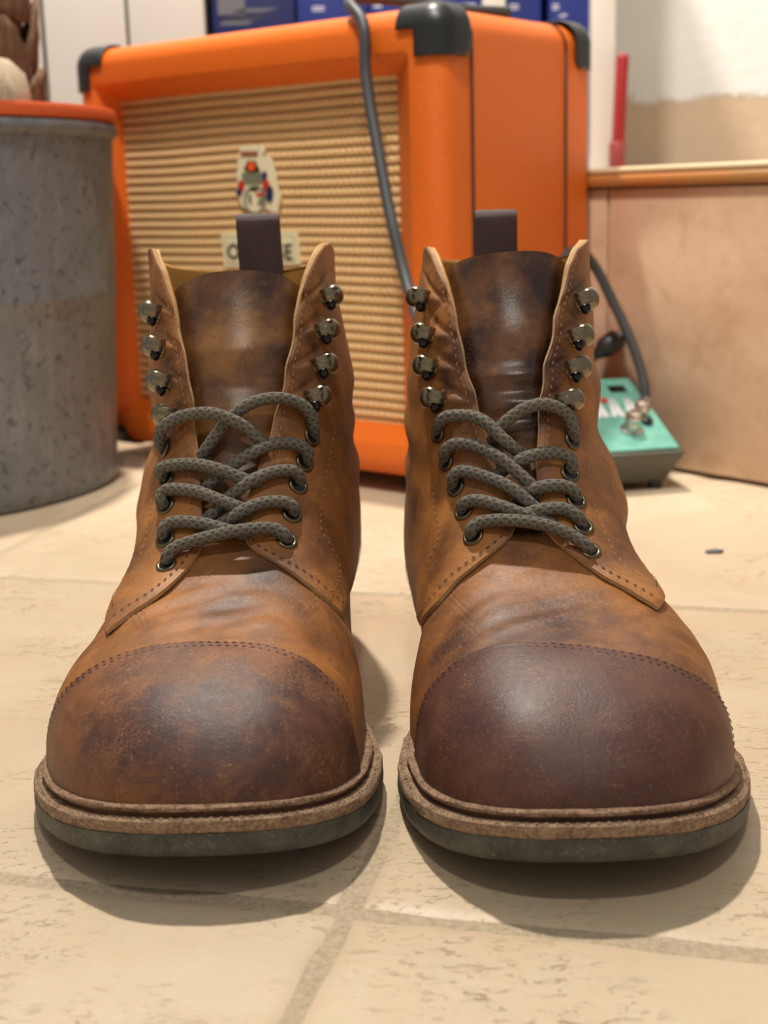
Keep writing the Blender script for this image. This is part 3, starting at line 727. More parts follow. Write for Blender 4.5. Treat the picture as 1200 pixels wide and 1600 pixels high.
LL = Last(-.058, .3800, -.002, [49.9, 56.4, 62.4, 65.2, 60.7, 54.0, 46.3, 39.0, 35.4, 33.1], [50.2, 50.1, 49.4, 48.5, 48.5, 45.0, 43.1, 38.4, 35.9, 34.3],
          [35.4, 37.8, 40.5, 44.5, 47.3, 44.9, 42.7, 37.7, 37.7, 39.2, 39.3, 38.4, 38.0, 38.4, 39.5], [37.3, 41.2, 44.7, 45.2, 45.4, 45.6, 45.1, 44.6, 44.7, 45.6, 44.3, 41.5, 38.9, 38.3, 38.8])
LR = Last(.0595, .3695, -.006, [49.8, 50.4, 50.6, 50.7, 51.9, 48.0, 45.1, 39.2, 36.0, 33.9], [49.8, 54.5, 58.8, 60.6, 60.6, 50.1, 38.3, 33.7, 33.2, 33.7],
          [42.1, 46.7, 48.4, 47.0, 45.3, 43.7, 42.0, 41.3, 39.8, 39.1, 37.9, 35.8, 33.3, 30.7, 32.0], [35.4, 36.4, 37.6, 40.7, 44.9, 43.2, 41.0, 36.5, 38.2, 39.3, 36.8, 37.1, 36.6, 36.1, 37.2])
DL = dict(label='left of the two brown boots, with the more scuffed orange-brown toe and loose top laces', fold=.01, sole=.0076,
    mv=M['vamp'], mc=M['capL'], mt=M['tongueL'], zback=.1755, ztongue=.1835, tdrop=.015, tpow=2.4,
    stain_shades=[(495,437,.0035,.85),(486,471,.0035,.85),(491,497,.0035,.85),(478,523,.0035,.85),(487,545,.0035,.85),(478,575,.0035,.85),(470,597,.0035,.85),(252,455,.0035,.85),(262,500,.0035,.85),(268,560,.0035,.85),(278,598,.0035,.85),(285,640,.0035,.85),(540,640,.012,.5),(225,880,.012,.4),(470,800,.008,.4),(380,890,.012,.4),(290,1060,.010,.3),(330,1130,.022,.55),(250,1180,.012,.4),(480,1090,.012,.5),(150,1130,.012,.4),(340,950,.014,.45),(420,1000,.012,.4),(400,900,.010,.45),(430,440,.012,.7),(440,560,.010,.65),(330,480,.016,.35),(330,620,.012,.5),(300,600,.008,.5),(450,900,.012,.3),(530,700,.016,.5),(545,600,.012,.45),(490,850,.010,.4),(190,860,.010,.35),(510,520,.006,.5),(248,470,.005,.6),(255,520,.005,.6)],  # small spots beside the hooks paint crease shade in among the stains
    cap=[(93,1096),(127,1060),(166,1036),(214,1019),(272,1010),(340,1007),(398,1010),(451,1023),(485,1040),(518,1072),(543,1110),(547,1149)],
    ql=[(156,1000),(200,967),(232,948),(263,923),(295,891),(310,868),(316,847),(314,790),(312,749),(307.7,704),(304,670),(301,632),(295,587),(284,543),(277.6,505),(268,467),(254,425),(238,389)],
    qr=[(538,969),(517,949),(485,923),(453,898),(422,879),(396,866),(384,853),(379,840),(380.5,815),(387,780),(399.5,749),(406,723),(418.5,695),(428,660),(437.5,625),(450,568),(456.5,536),(463,492),(469,460),(480,429),(494.5,397),(512,370)],
    hl=[(246,490),(251,544),(259,598),(268,650)], hr=[(508,466),(502,520),(499,573),(488,623)],
    el=[(257,699),(260,748),(259,790),(258,842),(260,882)], er=[(488,682),(476,723),(466,758),(456.5,803),(448.5,844)],
    seams=dict(ql=[[(241,733),(238,774),(225,853),(200,917)]], qr=[[(523,673),(513,727),(502,790),(502,828),(517,853),(531,882),(528,910),(515,935)]]),
    rolls=[(.152,.006,.0014),(.128,.006,.0014),(.138,.004,-.0008)], tab=(371,438,337,-.03),
    laces=[[(258,703,0),(250,692,4.2),(253,670,6.5),(280,652,6),(320,645,6),(350,651,7.5),(385,668,7),(405,687,5),(413,695,3)],
           [(489,686,0),(491,668,4.5),(484,645,6.5),(465,629,6),(430,622,6),(390,631,6),(358,655,3.5),(338,680,1.5),(318,708,0),(308,722,-2)],
           [(476,728,0),(481,712,4.5),(474,699,6),(450,692,6),(420,696,6.5),(390,710,6),(355,733,4),(330,755,2),(314,772,0)],
           [(262,752,0),(252,740,5),(258,729,6),(300,725,6),(340,733,7.5),(380,748,6),(396,753,4.5),(404,755,2.5)],
           [(466,760,0),(468,745,4.5),(455,735,6),(425,738,6.5),(390,753,7),(355,780,3),(330,805,1.5),(314,820,-1)],
           [(262,795,0),(252,784,5),(254,770,6),(270,764,6),(310,769,6.5),(350,784,7),(382,796,4.5),(390,799,2.5)],
           [(456,806,0),(459,795,4.5),(445,785,6),(415,785,6.5),(385,795,7),(352,815,3.5),(325,830,1)],
           [(258,845,0),(255,829,5),(270,816,6),(310,817,6),(350,827,4.5),(370,831,3),(388,836,2)],
           [(260,885,0),(262,868,5),(280,853,6),(330,838,7),(380,828,8),(425,826,6.5),(445,837,5),(449,847,0)]])
DR = dict(label='right of the two brown boots, with the smooth dark burgundy toe cap and dark tongue', fold=-.012, sole=.0076,
    mv=M['vampR'], mc=M['capR'], mt=M['tongueR'], zback=.178, ztongue=.1885, tdrop=.0125, tpow=2.1,
    stain_shades=[(677,437,.0035,.85),(683,474,.0035,.85),(690,500,.0035,.85),(697,530,.0035,.85),(700,585,.0035,.85),(705,605,.0035,.85),(897,445,.0035,.85),(890,480,.0035,.85),(893,500,.0035,.85),(877,530,.0035,.85),(873,550,.0035,.85),(868,583,.0035,.85),(862,607,.0035,.85),(655,800,.012,.45),(650,700,.012,.4),(690,900,.009,.4),(760,1000,.02,.4),(900,960,.02,.45),(940,760,.012,.5),(960,840,.010,.4),(900,1150,.030,.6),(760,1130,.020,.6),(1050,1120,.018,.4),(840,960,.015,.6),(710,1000,.014,.7),(690,1070,.014,.5),(850,1000,.02,.4),(960,1000,.014,.35),(720,420,.012,.75),(870,450,.012,.85),(720,540,.010,.85),(860,560,.010,.85),(730,620,.01,.8),(835,640,.01,.8),(790,470,.010,.6),(800,400,.008,.25),(680,880,.010,.3),(940,870,.010,.35),(700,850,.008,.3),(690,440,.004,.6),(905,440,.005,.6),(1100,1060,.016,.5)],  # tiny spots by the hooks put crease shade into the colour, among stains
    cap=[(654,1139),(668,1086),(692,1057),(726,1031),(765,1016),(828,1009),(891,1011),(958,1021),(1021,1033),(1069,1052),(1108,1077),(1132,1110)],
    ql=[(654,983),(686,946),(715,912),(756,879),(785,857),(800,841),(806,827),(800,800),(792,772),(781,739),(763,692),(753,660),(743,630),(740,611),(731,583),(721,548),(713,497),(704,469),(696,440),(683,412),(668,377)],
    qr=[(1037,961),(987,931),(950,912),(913,886),(884,864),(866,850),(856,836),(847,809),(840,765),(838,725),(840,692),(842,655),(843,624),(851,573),(859,542),(867,497),(876.5,462.5),(889,415),(902,386.5),(917,372)],
    hl=[(664,468),(671,525),(675,575),(687,625)], hr=[(906,472),(898,528),(894,578),(881,629)],
    el=[(684,677),(697,721),(712,761),(724.5,798),(739,838)], er=[(895,688),(891,739),(900.5,781.5),(911.5,822),(922.5,860)],
    seams=dict(ql=[[(675,747),(680,800),(686,838),(675,864),(660,904)]], qr=[[(908,662),(919,692),(921,761),(935,805),(961,864),(994,901)]]),
    rolls=[(.1405,.0035,.0022),(.130,.0035,.0022),(.119,.0035,.0022),(.1355,.003,-.001),(.1245,.003,-.001),(.158,.008,.001)], tab=(743,808,331,0.0),
    laces=[[(684,680,0),(686,662,5),(700,651,6),(735,650,6),(760,661,7.5),(785,685,7),(808,704,4),(825,715,1.5)],
           [(895,692,0),(896,672,5),(885,646,6.5),(855,632,6.5),(825,636,6),(795,655,4.5),(775,676,2),(764,690,-1)],
           [(891,743,0),(893,722,5),(880,710,6),(850,708,6),(820,716,6.5),(790,732,3.5),(775,745,1)],
           [(697,725,0),(696,707,5),(710,694,6),(740,696,6),(775,712,7.5),(805,735,7),(830,758,5),(842,775,1)],
           [(900,784,0),(897,768,5),(880,759,6),(850,760,6.5),(818,770,4),(800,780,1)],
           [(712,765,0),(708,747,5),(722,736,6),(760,745,6),(798,762,7.5),(830,788,5),(848,802,1)],
           [(911,825,0),(903,808,5),(880,795,6),(850,796,6.5),(820,803,4.5),(800,812,1.5)],
           [(724,802,0),(724,788,5),(745,782,6),(780,790,7),(815,803,6),(845,812,4),(865,818,1)],
           [(739,842,0),(737,827,5),(755,815,6),(800,813,7.5),(850,820,7.5),(890,835,6.5),(915,852,5),(923,864,0)]])
boot_left = make_boot(LL, DL)
boot_right = make_boot(LR, DR)
# ---------------------------------------------------------------- guitar amplifier
AX, AY, ATH, AW, AD, AZ0, AZ1 = .0457, .9327, .6752, .371, .198, .0128, .3336
def m_tolex():
    n = NT('orange_vinyl_covering'); v = n.coord()
    h = n.noise(n.coord(scale=(0.45, 1, 1.8)), 420, 5, 0.7); b = n.noise(v, 14, 3)
    c = n.mix(n.math('MULTIPLY', b, 0.5), srgb(238, 118, 34), srgb(222, 100, 24)); c = n.mix(n.math('MULTIPLY', n.ramp(h, (0.35, 1.0), (0.6, 0.0)), 0.35), c, srgb(186, 78, 16))
    return n.out(c, 0.42, n.bump(h, 0.5, 0.0012), spec=0.4)
M['tolex'] = m_tolex(); M['cap'] = plain('black_plastic', srgb(36, 38, 38), 0.38, bump=0.05)
def m_grille():
    n = NT('woven_grille_cloth'); v = n.coord(); a = n.attr('cord')
    w = n.noise(v, 700, 4, 0.7); sx = n.add('ShaderNodeSeparateXYZ', Vector=v).outputs[0]
    wx = n.math('MULTIPLY', n.math('ADD', n.math('SINE', n.math('MULTIPLY', sx, 2 * PI / .0032)), 1.0), 0.5)
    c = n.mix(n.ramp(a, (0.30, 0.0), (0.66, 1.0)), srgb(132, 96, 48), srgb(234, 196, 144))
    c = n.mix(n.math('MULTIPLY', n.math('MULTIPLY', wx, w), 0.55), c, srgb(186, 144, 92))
    return n.out(c, 0.85, n.bump(n.math('ADD', w, n.math('MULTIPLY', wx, 0.8)), 0.6, 0.001), spec=0.2)
amp = thing('guitar_amplifier', 'orange guitar amplifier with woven tan grille standing on the tiles behind the boots', 'amplifier', (AX, AY, 0), -ATH)
aR = np.array([math.cos(ATH), -math.sin(ATH), 0]); aB = np.array([math.sin(ATH), math.cos(ATH), 0]); aO = np.array([AX, AY, 0])
def amp_front(px, py, dep=0.0):
    P = at_plane(px, py, aO + aB * dep, aB); d = P - aO; return np.array([np.dot(d, aR), np.dot(d, aB), d[2]])
def amp_side(px, py):
    P = at_plane(px, py, aO, aR); d = P - aO; return np.array([np.dot(d, aR), np.dot(d, aB), d[2]])
def amp_world(p): return aO + aR * p[0] + aB * p[1] + np.array([0, 0, p[2]])
def rrect(x0, x1, z0, z1, r, k=7):
    out = []
    for cx, cz, a0 in ((x1 - r, z1 - r, 0), (x0 + r, z1 - r, PI/2), (x0 + r, z0 + r, PI), (x1 - r, z0 + r, 1.5 * PI)):
        out += [(cx + r * math.cos(a0 + PI/2 * i / k), cz + r * math.sin(a0 + PI/2 * i / k)) for i in range(k + 1)]
    return np.array(out)
op_l, op_r = amp_front(160, 350)[0], amp_front(641, 350)[0]
op_t, op_b = amp_front(500, 97)[2], amp_front(600, 692)[2]
BV = .020
in_l, in_r, in_t, in_b = amp_front(196, 350, BV)[0], amp_front(626, 350, BV)[0], amp_front(500, 126, BV)[2], amp_front(600, 663, BV)[2]
def cab_loops():
    L_ = []; rc = .020
    outer = lambda i: (-AW + i, -i, AZ0 + i, AZ1 - i, max(rc - i, .002))
    L_.append((outer(.02), AD - .0)); 
    for t in np.linspace(PI/2, 0, 5): L_.append((outer(.012 * (1 - math.cos(PI/2 - (PI/2 - t)) ) if False else .012 * (1 - math.cos(t))), AD - .012 + .012 * math.sin(t)))
    for t in np.linspace(0, PI/2, 7): L_.append((outer(.014 * (1 - math.cos(t))), .014 - .014 * math.sin(t)))
    o = lambda e, y: ((op_l - e, op_r + e, op_b - e, op_t + e, .004 + max(e, 0)), y)
    L_ += [o(.002, 0), o(.0005, .0006), o(-.0006, .0022)]
    L_ += [((in_l, in_r, in_b, in_t, .003), BV), ((in_l + .0006, in_r - .0006, in_b + .0006, in_t - .0006, .002), BV + .002), ((in_l + .0006, in_r - .0006, in_b + .0006, in_t - .0006, .002), BV + .012)]
    return L_
V, nl = [], 0
for (x0, x1, z0, z1, r), y in cab_loops():
    P = rrect(x0, x1, z0, z1, r); V.append(np.stack([P[:, 0], np.full(len(P), y), P[:, 1]], 1)); nl += 1
m_ = len(V[0]); F = grid_faces(nl, m_, closed=True, flip=True); F.append(tuple(range(m_)))
sharp(obj('cabinet', np.concatenate(V), F, M['tolex'], amp, True), 1.0)
# grille cloth: horizontal cords, slightly wavy
pitch = .00705; nzr = int((in_t - in_b + .004) / pitch * 8); nx = 420
xs = np.linspace(in_l, in_r, nx); zs = np.linspace(in_b, in_t, nzr); X, Z = np.meshgrid(xs, zs)
wav = .0007 * np.sin(X * 17 + 1) * np.sin(Z * 9) + .0003 * np.sin(X * 41 + Z * 30)
row = np.floor((Z + wav) / pitch); tw_ = .5 + .5 * np.sin(X * 2 * PI / .0058 + row * 1.9 + 3.0 * (Z + wav) / pitch)
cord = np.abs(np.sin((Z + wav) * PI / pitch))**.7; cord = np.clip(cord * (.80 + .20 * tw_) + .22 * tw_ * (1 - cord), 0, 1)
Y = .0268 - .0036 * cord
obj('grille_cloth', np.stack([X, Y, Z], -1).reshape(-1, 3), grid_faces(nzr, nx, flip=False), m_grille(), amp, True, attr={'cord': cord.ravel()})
# piping lines round the cabinet
for px in (737, 883):
    y = amp_side(px, 200)[1]; P = rrect(-AW - .0004, .0004, AZ0 - .0004, AZ1 + .0004, .0204, 8); P = np.concatenate([P, P[:1]])
    tubes('piping', [np.stack([P[:, 0], np.full(len(P), y), P[:, 1]], 1)], .0011, M['dark'], amp, 6)
# corner protectors: pieces of a rounded box shell
def corner(sx, sy, sz):
    ex = (.037, .031, .034); k = 15; r = .015; V, F, idx = [], [], {}
    def vert(a, b, c):
        key = (round(a, 5), round(b, 5), round(c, 5))
        if key not in idx:
            q = np.array([a, b, c]); inner = np.maximum(q, r); d = q - inner; n_ = np.linalg.norm(d); p = inner + d / max(n_, 1e-9) * r if n_ > 1e-9 else q
            out = d / n_ if n_ > 1e-9 else np.zeros(3); idx[key] = len(V); V.append((p, out))
        return idx[key]
    def keep(a, b, c, face):
        if face == 'y': return not (a > .021 and c > .0155)
        if face == 'x': return (b / .031)**2 * .55 + (c / .034)**2 * .62 < 1.0 or (b - .0235)**2 + (c - .026)**2 < .0072**2
        return (a / .039)**2 + (b / .034)**2 < 1.25
    for face in 'xyz':
        A = np.linspace(0, 1, k + 1)
        for i in range(k):
            for j in range(k):
                quad = []
                for u, v in ((A[i], A[j]), (A[i+1], A[j]), (A[i+1], A[j+1]), (A[i], A[j+1])):
                    p = {'x': (0, u * ex[1], v * ex[2]), 'y': (u * ex[0], 0, v * ex[2]), 'z': (u * ex[0], v * ex[1], 0)}[face]; quad.append(p)
                cc = np.mean(quad, 0)
                if keep(*cc, face): F.append([vert(*p) for p in quad])
    base = np.array([-AW if sx < 0 else 0, 0 if sy < 0 else AD, AZ0 if sz < 0 else AZ1]); sg = np.array([1 if sx < 0 else -1, 1 if sy < 0 else -1, 1 if sz < 0 else -1])
    P = np.array([p for p, o in V]); Nn_ = np.array([o for p, o in V])
    Q = base + sg * (P - .0012)
    bm = bmesh.new(); vs = [bm.verts.new(q) for q in Q]
    for f in F:
        try: bm.faces.new([vs[i] for i in f])
        except ValueError: pass
    bmesh.ops.recalc_face_normals(bm, faces=bm.faces)
    cen = Vector(base + sg * .03)
    if sum((f.normal.dot(f.calc_center_median() - cen)) for f in bm.faces) < 0: bmesh.ops.reverse_faces(bm, faces=bm.faces)
    bmesh.ops.solidify(bm, geom=bm.faces[:], thickness=-.0016)
    sc = Vector(base + sg * np.array([-.0006, .0235, .026]))
    r_ = bmesh.ops.create_uvsphere(bm, u_segments=10, v_segments=6, radius=.0036)
    for v in r_['verts']: v.co = Vector((v.co.x * .5, v.co.y, v.co.z)) + sc
    o = from_bm('corner_protector', bm, M['cap'], amp); return o
for sx in (-1, 1):
    for sy in (-1, 1):
        for sz in (-1, 1): corner(sx, sy, sz)
for fx in (-.05, -AW + .05):
    for fy in (.035, AD - .035): lathe('rubber_foot', [(0, 0), (.013, 0), (.015, .003), (.014, AZ0 + .001), (0, AZ0 + .001)], M['cap'], amp, 20, (fx, fy, 0))
# emblem and name plate fixed to the grille
cream, ink = plain('cream_plastic', srgb(236, 226, 190), 0.45, bump=0), plain('black_print', srgb(22, 22, 18), 0.5, bump=0)
def plate(name, pts, dep, th, mat, parent):
    P = np.array([amp_front(x, y, dep) for x, y in pts]); V = [tuple(p) for p in P] + [tuple(p + np.array([0, th, 0])) for p in P]; n = len(P)
    bm = bmesh.new(); vs = [bm.verts.new(v) for v in V]; bm.faces.new(vs[:n]); bm.faces.new(vs[n:][::-1])
    for i in range(n): bm.faces.new((vs[i], vs[(i+1) % n], vs[n + (i+1) % n], vs[n + i]))
    return from_bm(name, bm, mat, parent, False)
zq = lambda L_: [(320 + x / 6.667, 200 + y / 6.667) for x, y in L_]
def oval(cx, cy, rx, ry, n=18): return zq([(cx + rx * math.cos(2*PI*i/n), cy + ry * math.sin(2*PI*i/n)) for i in range(n)])
em = plate('emblem', zq([(360,180),(600,180),(618,240),(585,285),(650,290),(690,335),(722,450),(750,600),(780,740),(752,885),(690,870),(640,835),(570,912),(490,902),(400,830),(350,740),(325,640),(342,560),(328,480),(350,400),(340,325),(400,290),(362,258)]), .0205, .002, cream, amp)
pc = lambda n_, c: plain(n_, c, 0.5, bump=0)
red, navy, grey, brown, orange = pc('red_enamel', srgb(196, 52, 34)), pc('navy_enamel', srgb(40, 42, 82)), pc('grey_enamel', srgb(120, 122, 104)), pc('brown_enamel', srgb(150, 92, 66)), pc('orange_enamel', srgb(240, 92, 30))
for pts, dep, mt in ((zq([(368,245),(552,240),(548,292),(380,296)]), .0198, brown), (zq([(405,440),(440,345),(520,340),(570,445),(490,470)]), .0198, ink), (oval(482,400,40,50), .0190, orange),
        (zq([(380,470),(590,460),(620,560),(570,580),(400,580)]), .0198, grey), (oval(375,605,34,62), .0197, red), (oval(352,668,26,44), .0194, navy), (oval(634,600,36,62), .0197, red), (oval(672,690,34,88), .0195, navy), (oval(620,500,22,50), .0196, navy),
        (oval(520,750,118,150), .0197, grey), (oval(520,755,92,122), .0193, cream), (zq([(470,625),(550,625),(550,655),(470,655)]), .0188, ink), (oval(572,692,44,20), .0188, red), (zq([(445,690),(480,690),(486,790),(455,790)]), .0188, grey), (zq([(560,740),(610,720),(600,800),(550,810)]), .0188, grey)):
    plate('emblem_motif', pts, dep, .0012, mt, em)
npl = plate('name_plate', [(345,365),(463,363),(468,413),(351,418)], .0215, .0025, cream, amp)
plate('plate_border', [(349,370),(459,368),(463,408),(355,413)], .0212, .0006, pc('plate_shadow_line', srgb(186, 178, 140)), npl)
plate('plate_panel', [(351,372),(457,370),(461,406),(357,411)], .0210, .0006, cream, npl)
cu = bpy.data.curves.new('lettering', 'FONT'); cu.body = 'ORANGE'; cu.extrude = .0003; cu.offset = .012; cu.size = 1.0; cu.align_x = 'CENTER'; cu.align_y = 'CENTER'
to = bpy.data.objects.new('tmp_text', cu); COL.objects.link(to)
bpy.context.view_layer.update()
tm = bpy.data.meshes.new_from_object(to.evaluated_get(bpy.context.evaluated_depsgraph_get())); bpy.data.objects.remove(to)
a, b = amp_front(356, 397, .0206), amp_front(456, 388, .0206); h1, h2 = amp_front(406, 381, .0206), amp_front(406, 405, .0206)
co = np.array([v.co[:] for v in tm.vertices]); sx = (b[0] - a[0]) / np.ptp(co[:, 0]); sz = (h1[2] - h2[2]) / np.ptp(co[:, 1])
cx, cy = (co[:, 0].max() + co[:, 0].min()) / 2, (co[:, 1].max() + co[:, 1].min()) / 2
for v in tm.vertices:
    x, y, z = v.co; v.co = ((x - cx) * sx + (a[0] + b[0]) / 2, .0206 - z, (y - cy) * sz + (h1[2] + h2[2]) / 2)
tm.materials.clear(); tm.materials.append(ink); lo = bpy.data.objects.new('lettering', tm); COL.objects.link(lo); lo.parent = npl

# ---------------------------------------------------------------- galvanised tub with a palm trunk
TC, TR = np.array([-.47, 1.05]), .26
def oval_flare(Vv):
    q = Vv.copy(); k = 1 + .06 * np.clip(Vv[..., 2] / .269, 0, 1.1); q[..., 0] *= k; q[..., 1] *= k * .731; return q
def m_zinc():
    n = NT('galvanised_zinc'); v = n.coord(); vo = n.vor(v, 26, out='Color'); sp = n.noise(n.coord(scale=(1, 1, 0.35)), 95, 5, 0.75)
    g = n.math('MULTIPLY', n.add('ShaderNodeSeparateColor', Color=vo).outputs[0], 0.25)
    c = n.mix(n.math('ADD', g, n.math('MULTIPLY', n.noise(v, 9, 5, 0.6), 0.5)), srgb(132, 137, 142), srgb(98, 103, 108))
    c = n.mix(n.math('MULTIPLY', n.ramp(n.noise(v, 150, 5, 0.65, 0.6), (0.555, 0.0), (0.63, 1.0)), 0.75), c, srgb(62, 66, 70))
    c = n.mix(n.math('MULTIPLY', n.ramp(sp, (0.5, 0.0), (0.75, 1.0)), 0.35), c, srgb(176, 178, 176))
    return n.out(c, n.math('ADD', 0.42, n.math('MULTIPLY', sp, 0.2)), n.bump(sp, 0.15, 0.001), 0.55)
zr0, zr1 = .2690, .2790
palm = thing('potted_palm', 'grey oval galvanised tub with orange inner pot rim and fibrous brown palm trunk', 'plant', (TC[0], TC[1], 0))
zinc = m_zinc()
prof = [(0, .012), (TR - .012, .012), (TR - .012, .004), (TR - .009, .0), (TR - .003, .0), (TR, .004), (TR + .0005, .011), (TR - .001, .016), (TR - .0015, .13), (TR - .001, .1415), (TR - .0002, .1425), (TR - .0002, .1485), (TR - .001, .150), (TR - .002, .25), (TR - .002, zr0 - .010), (TR + .001, zr0 - .008), (TR + .002, zr0 - .004), (TR, zr0), (TR - .006, zr0), (TR - .007, .05), (0, .05)]
lathe('tub', prof, zinc, palm, 120, jitter=oval_flare)
lathe('inner_pot', [(TR - .020, .08), (TR - .012, zr0 + .001), (TR - .002, zr0 + .0005), (TR + .0005, zr0 + .002), (TR + .0005, zr1 - .001), (TR - .001, zr1 + .001), (TR - .012, zr1 + .001), (TR - .015, zr1 - .002), (TR - .026, .08)], plain('orange_plastic_pot', srgb(196, 82, 34), 0.5, bump=0.05), palm, 120, jitter=oval_flare)
lathe('soil', [(0, .262), (.12, .263), (TR - .018, .258), (TR - .03, .20)], plain('pale_potting_soil', srgb(150, 128, 104), 0.95, var=0.4, scale=120, bump=0.8), palm, 60, jitter=oval_flare)
trr = .072; tx = at_y(60, 130, TC[1]); trc = np.array([tx[0] - TC[0] - trr - .006, 0.0])
def m_fibre(name, a, b):
    n = NT(name); v = n.coord(scale=(1, 1, .18)); f = n.noise(v, 260, 6, 0.75); g = n.noise(n.coord(), 30, 4)
    c = n.mix(n.ramp(f, (0.35, 0.0), (0.65, 1.0)), a, b); c = n.mix(n.math('MULTIPLY', g, 0.5), c, srgb(120, 100, 80))
    return n.out(c, 0.9, n.bump(f, 0.9, 0.003))
fib, pale = m_fibre('palm_fibre', srgb(150, 108, 72), srgb(74, 48, 30)), m_fibre('pale_cut_wood', srgb(222, 204, 178), srgb(180, 156, 126))
def jit(Vv): 
    s = Vv.copy(); s[..., :2] *= (1 + .05 * np.sin(Vv[..., 2:3] * 60 + np.arctan2(Vv[..., 1:2], Vv[..., 0:1]) * 5)); return s
tk = lathe('trunk', [(.05, .20), (trr * .98, .26), (trr, .30), (trr * .94, .36), (trr * .90, .45), (trr * .88, .60), (0, .60)], fib, palm, 40, (trc[0], trc[1], 0), jitter=jit)
r = np.random.default_rng(3)
for i in range(46):
    a = i * 2.4; z = .275 + i * .0066; R0 = trr * (1.0 - .12 * (z - .28) / .3); w = .52; hgt = .055; rows, cols = 7, 7; V = []
    for q in range(rows):
        for p in range(cols):
            u = (p / (cols - 1) - .5) * 2; t = q / (rows - 1); ww = w * (1 - .6 * t**2); rr = R0 + .003 + .004 * t + .003 * (1 - u * u) + r.normal(0, .0007)
            V.append((trc[0] + rr * math.cos(a + u * ww), trc[1] + rr * math.sin(a + u * ww), z - .02 + hgt * t - .012 * abs(u) * t))
    V = np.array(V); cen = np.array([trc[0], trc[1], 0]); V2 = V.copy(); V2[:, :2] -= (V2[:, :2] - trc) * .04
    n = len(V); F = grid_faces(rows, cols) + grid_faces(rows, cols, n, flip=True) + [(c, n + c, n + c + 1, c + 1) for c in range(cols - 1)] + [((rows-1)*cols + c, (rows-1)*cols + c + 1, n + (rows-1)*cols + c + 1, n + (rows-1)*cols + c) for c in range(cols - 1)]
    F += [(q*cols, (q+1)*cols, n + (q+1)*cols, n + q*cols) for q in range(rows-1)] + [((q+1)*cols + cols-1, q*cols + cols-1, n + q*cols + cols-1, n + (q+1)*cols + cols-1) for q in range(rows-1)]
    obj('leaf_sheath', np.concatenate([V, V2]), F, fib, tk, True)
sp_ = at_y(46, 150, TC[1] - .085); sc = (sp_[0] - TC[0] - .026, -.085)
lathe('cut_stump', [(.02, .22), (.042, .255), (.044, .285), (.040, .300), (.030, .309), (.012, .312), (0, .312)], pale, palm, 30, (sc[0] - .018, sc[1], 0), jitter=jit)

# ---------------------------------------------------------------- effects pedal
pd_p = np.array([.2170, .953]); pyaw = .21; PW, PL, H0, H1 = .061, .102, .0285, .070
ped = thing('effects_pedal', 'teal green effects pedal with dark grey body leaning by the beige step', 'pedal', (pd_p[0], pd_p[1], 0), pyaw)
pX = np.array([math.cos(pyaw), math.sin(pyaw), 0]); pY = np.array([-math.sin(pyaw), math.cos(pyaw), 0]); pO = np.array([*pd_p, 0])
def hgt(y): return H0 + (H1 - H0) * y / PL
Tn = np.array([0, -(H1 - H0), PL]); Tn /= np.linalg.norm(Tn)
V = []
for (i, zf) in ((.013, 0), (.010, .12), (.0006, .94), (.0018, 1.0)):
    for x, y in ((-PW + i, i), (-i, i), (-i, PL - i * .6), (-PW + i, PL - i * .6)): V.append((x, y, .005 + (hgt(y) - .005) * zf))
F = [(4*k + j, 4*k + (j+1) % 4, 4*k + 4 + (j+1) % 4, 4*k + 4 + j) for k in range(3) for j in range(4)] + [(3, 2, 1, 0), (12, 13, 14, 15)]
bm = bmesh.new(); vs = [bm.verts.new(v) for v in V]
for f in F: bm.faces.new([vs[i] for i in f])
bmesh.ops.bevel(bm, geom=[e for e in bm.edges], offset=.0012, segments=2, profile=.5, affect='EDGES')
from_bm('body', bm, plain('dark_grey_metal', srgb(92, 90, 80), 0.5, 0.3), ped, True)
def on_top(x, y, h=0): return np.array([x, y, hgt(y)]) + Tn * h
def slab(name, x0, x1, y0, y1, h0, h1, mat, parent, skew=0, bev=.0004):
    q = [(x0, y0), (x1, y0), (x1 + skew, y1), (x0 + skew, y1)]; P = [on_top(x, y, h0) for x, y in q] + [on_top(x, y, h1) for x, y in q]
    bm = bmesh.new(); vs = [bm.verts.new(p) for p in P]
    for f in ((3,2,1,0),(4,5,6,7),(0,1,5,4),(1,2,6,5),(2,3,7,6),(3,0,4,7)): bm.faces.new([vs[i] for i in f])
    if bev: bmesh.ops.bevel(bm, geom=bm.edges[:], offset=bev, segments=1, affect='EDGES')
    return from_bm(name, bm, mat, parent, False)
def ped_uv(px, py):
    nW = pX * Tn[0] + pY * Tn[1] + np.array([0, 0, Tn[2]]); P = at_plane(px, py, pO + np.array([0, 0, H0]), nW) - pO; return np.dot(P, pX), np.dot(P, pY)
teal = NT('teal_enamel'); tc_ = teal.mix(teal.ramp(teal.noise(teal.coord(), 60, 4), (0.3, 0.0), (0.7, 1.0)), srgb(116, 178, 160), srgb(88, 152, 138)); teal = teal.out(tc_, 0.35)
tp = slab('top_plate', -PW + .004, -.004, .004, PL - .004, .0002, .0016, teal, ped)
white, steel = pc('white_print', srgb(236, 240, 238)), plain('polished_steel', srgb(200, 198, 194), 0.18, 1.0, 0.1, bump=0.0)
u0, v0 = ped_uv(938, 654); u1, v1 = ped_uv(990, 632)
for k in range(7):
    x = u1 - (k + .5) * .0062; 
    if x < -PW + .008: break
    slab('printed_letter_stroke', x - .0022, x + .0022, v0 - .001, v1 + .006, .0016, .0019, white, tp, .006 if k % 2 else -.001, 0)
slab('display_window', *sorted((ped_uv(952, 614)[0], ped_uv(977, 610)[0])), ped_uv(965, 616)[1], ped_uv(965, 606)[1], .0014, .0024, M['black_gloss'], ped)
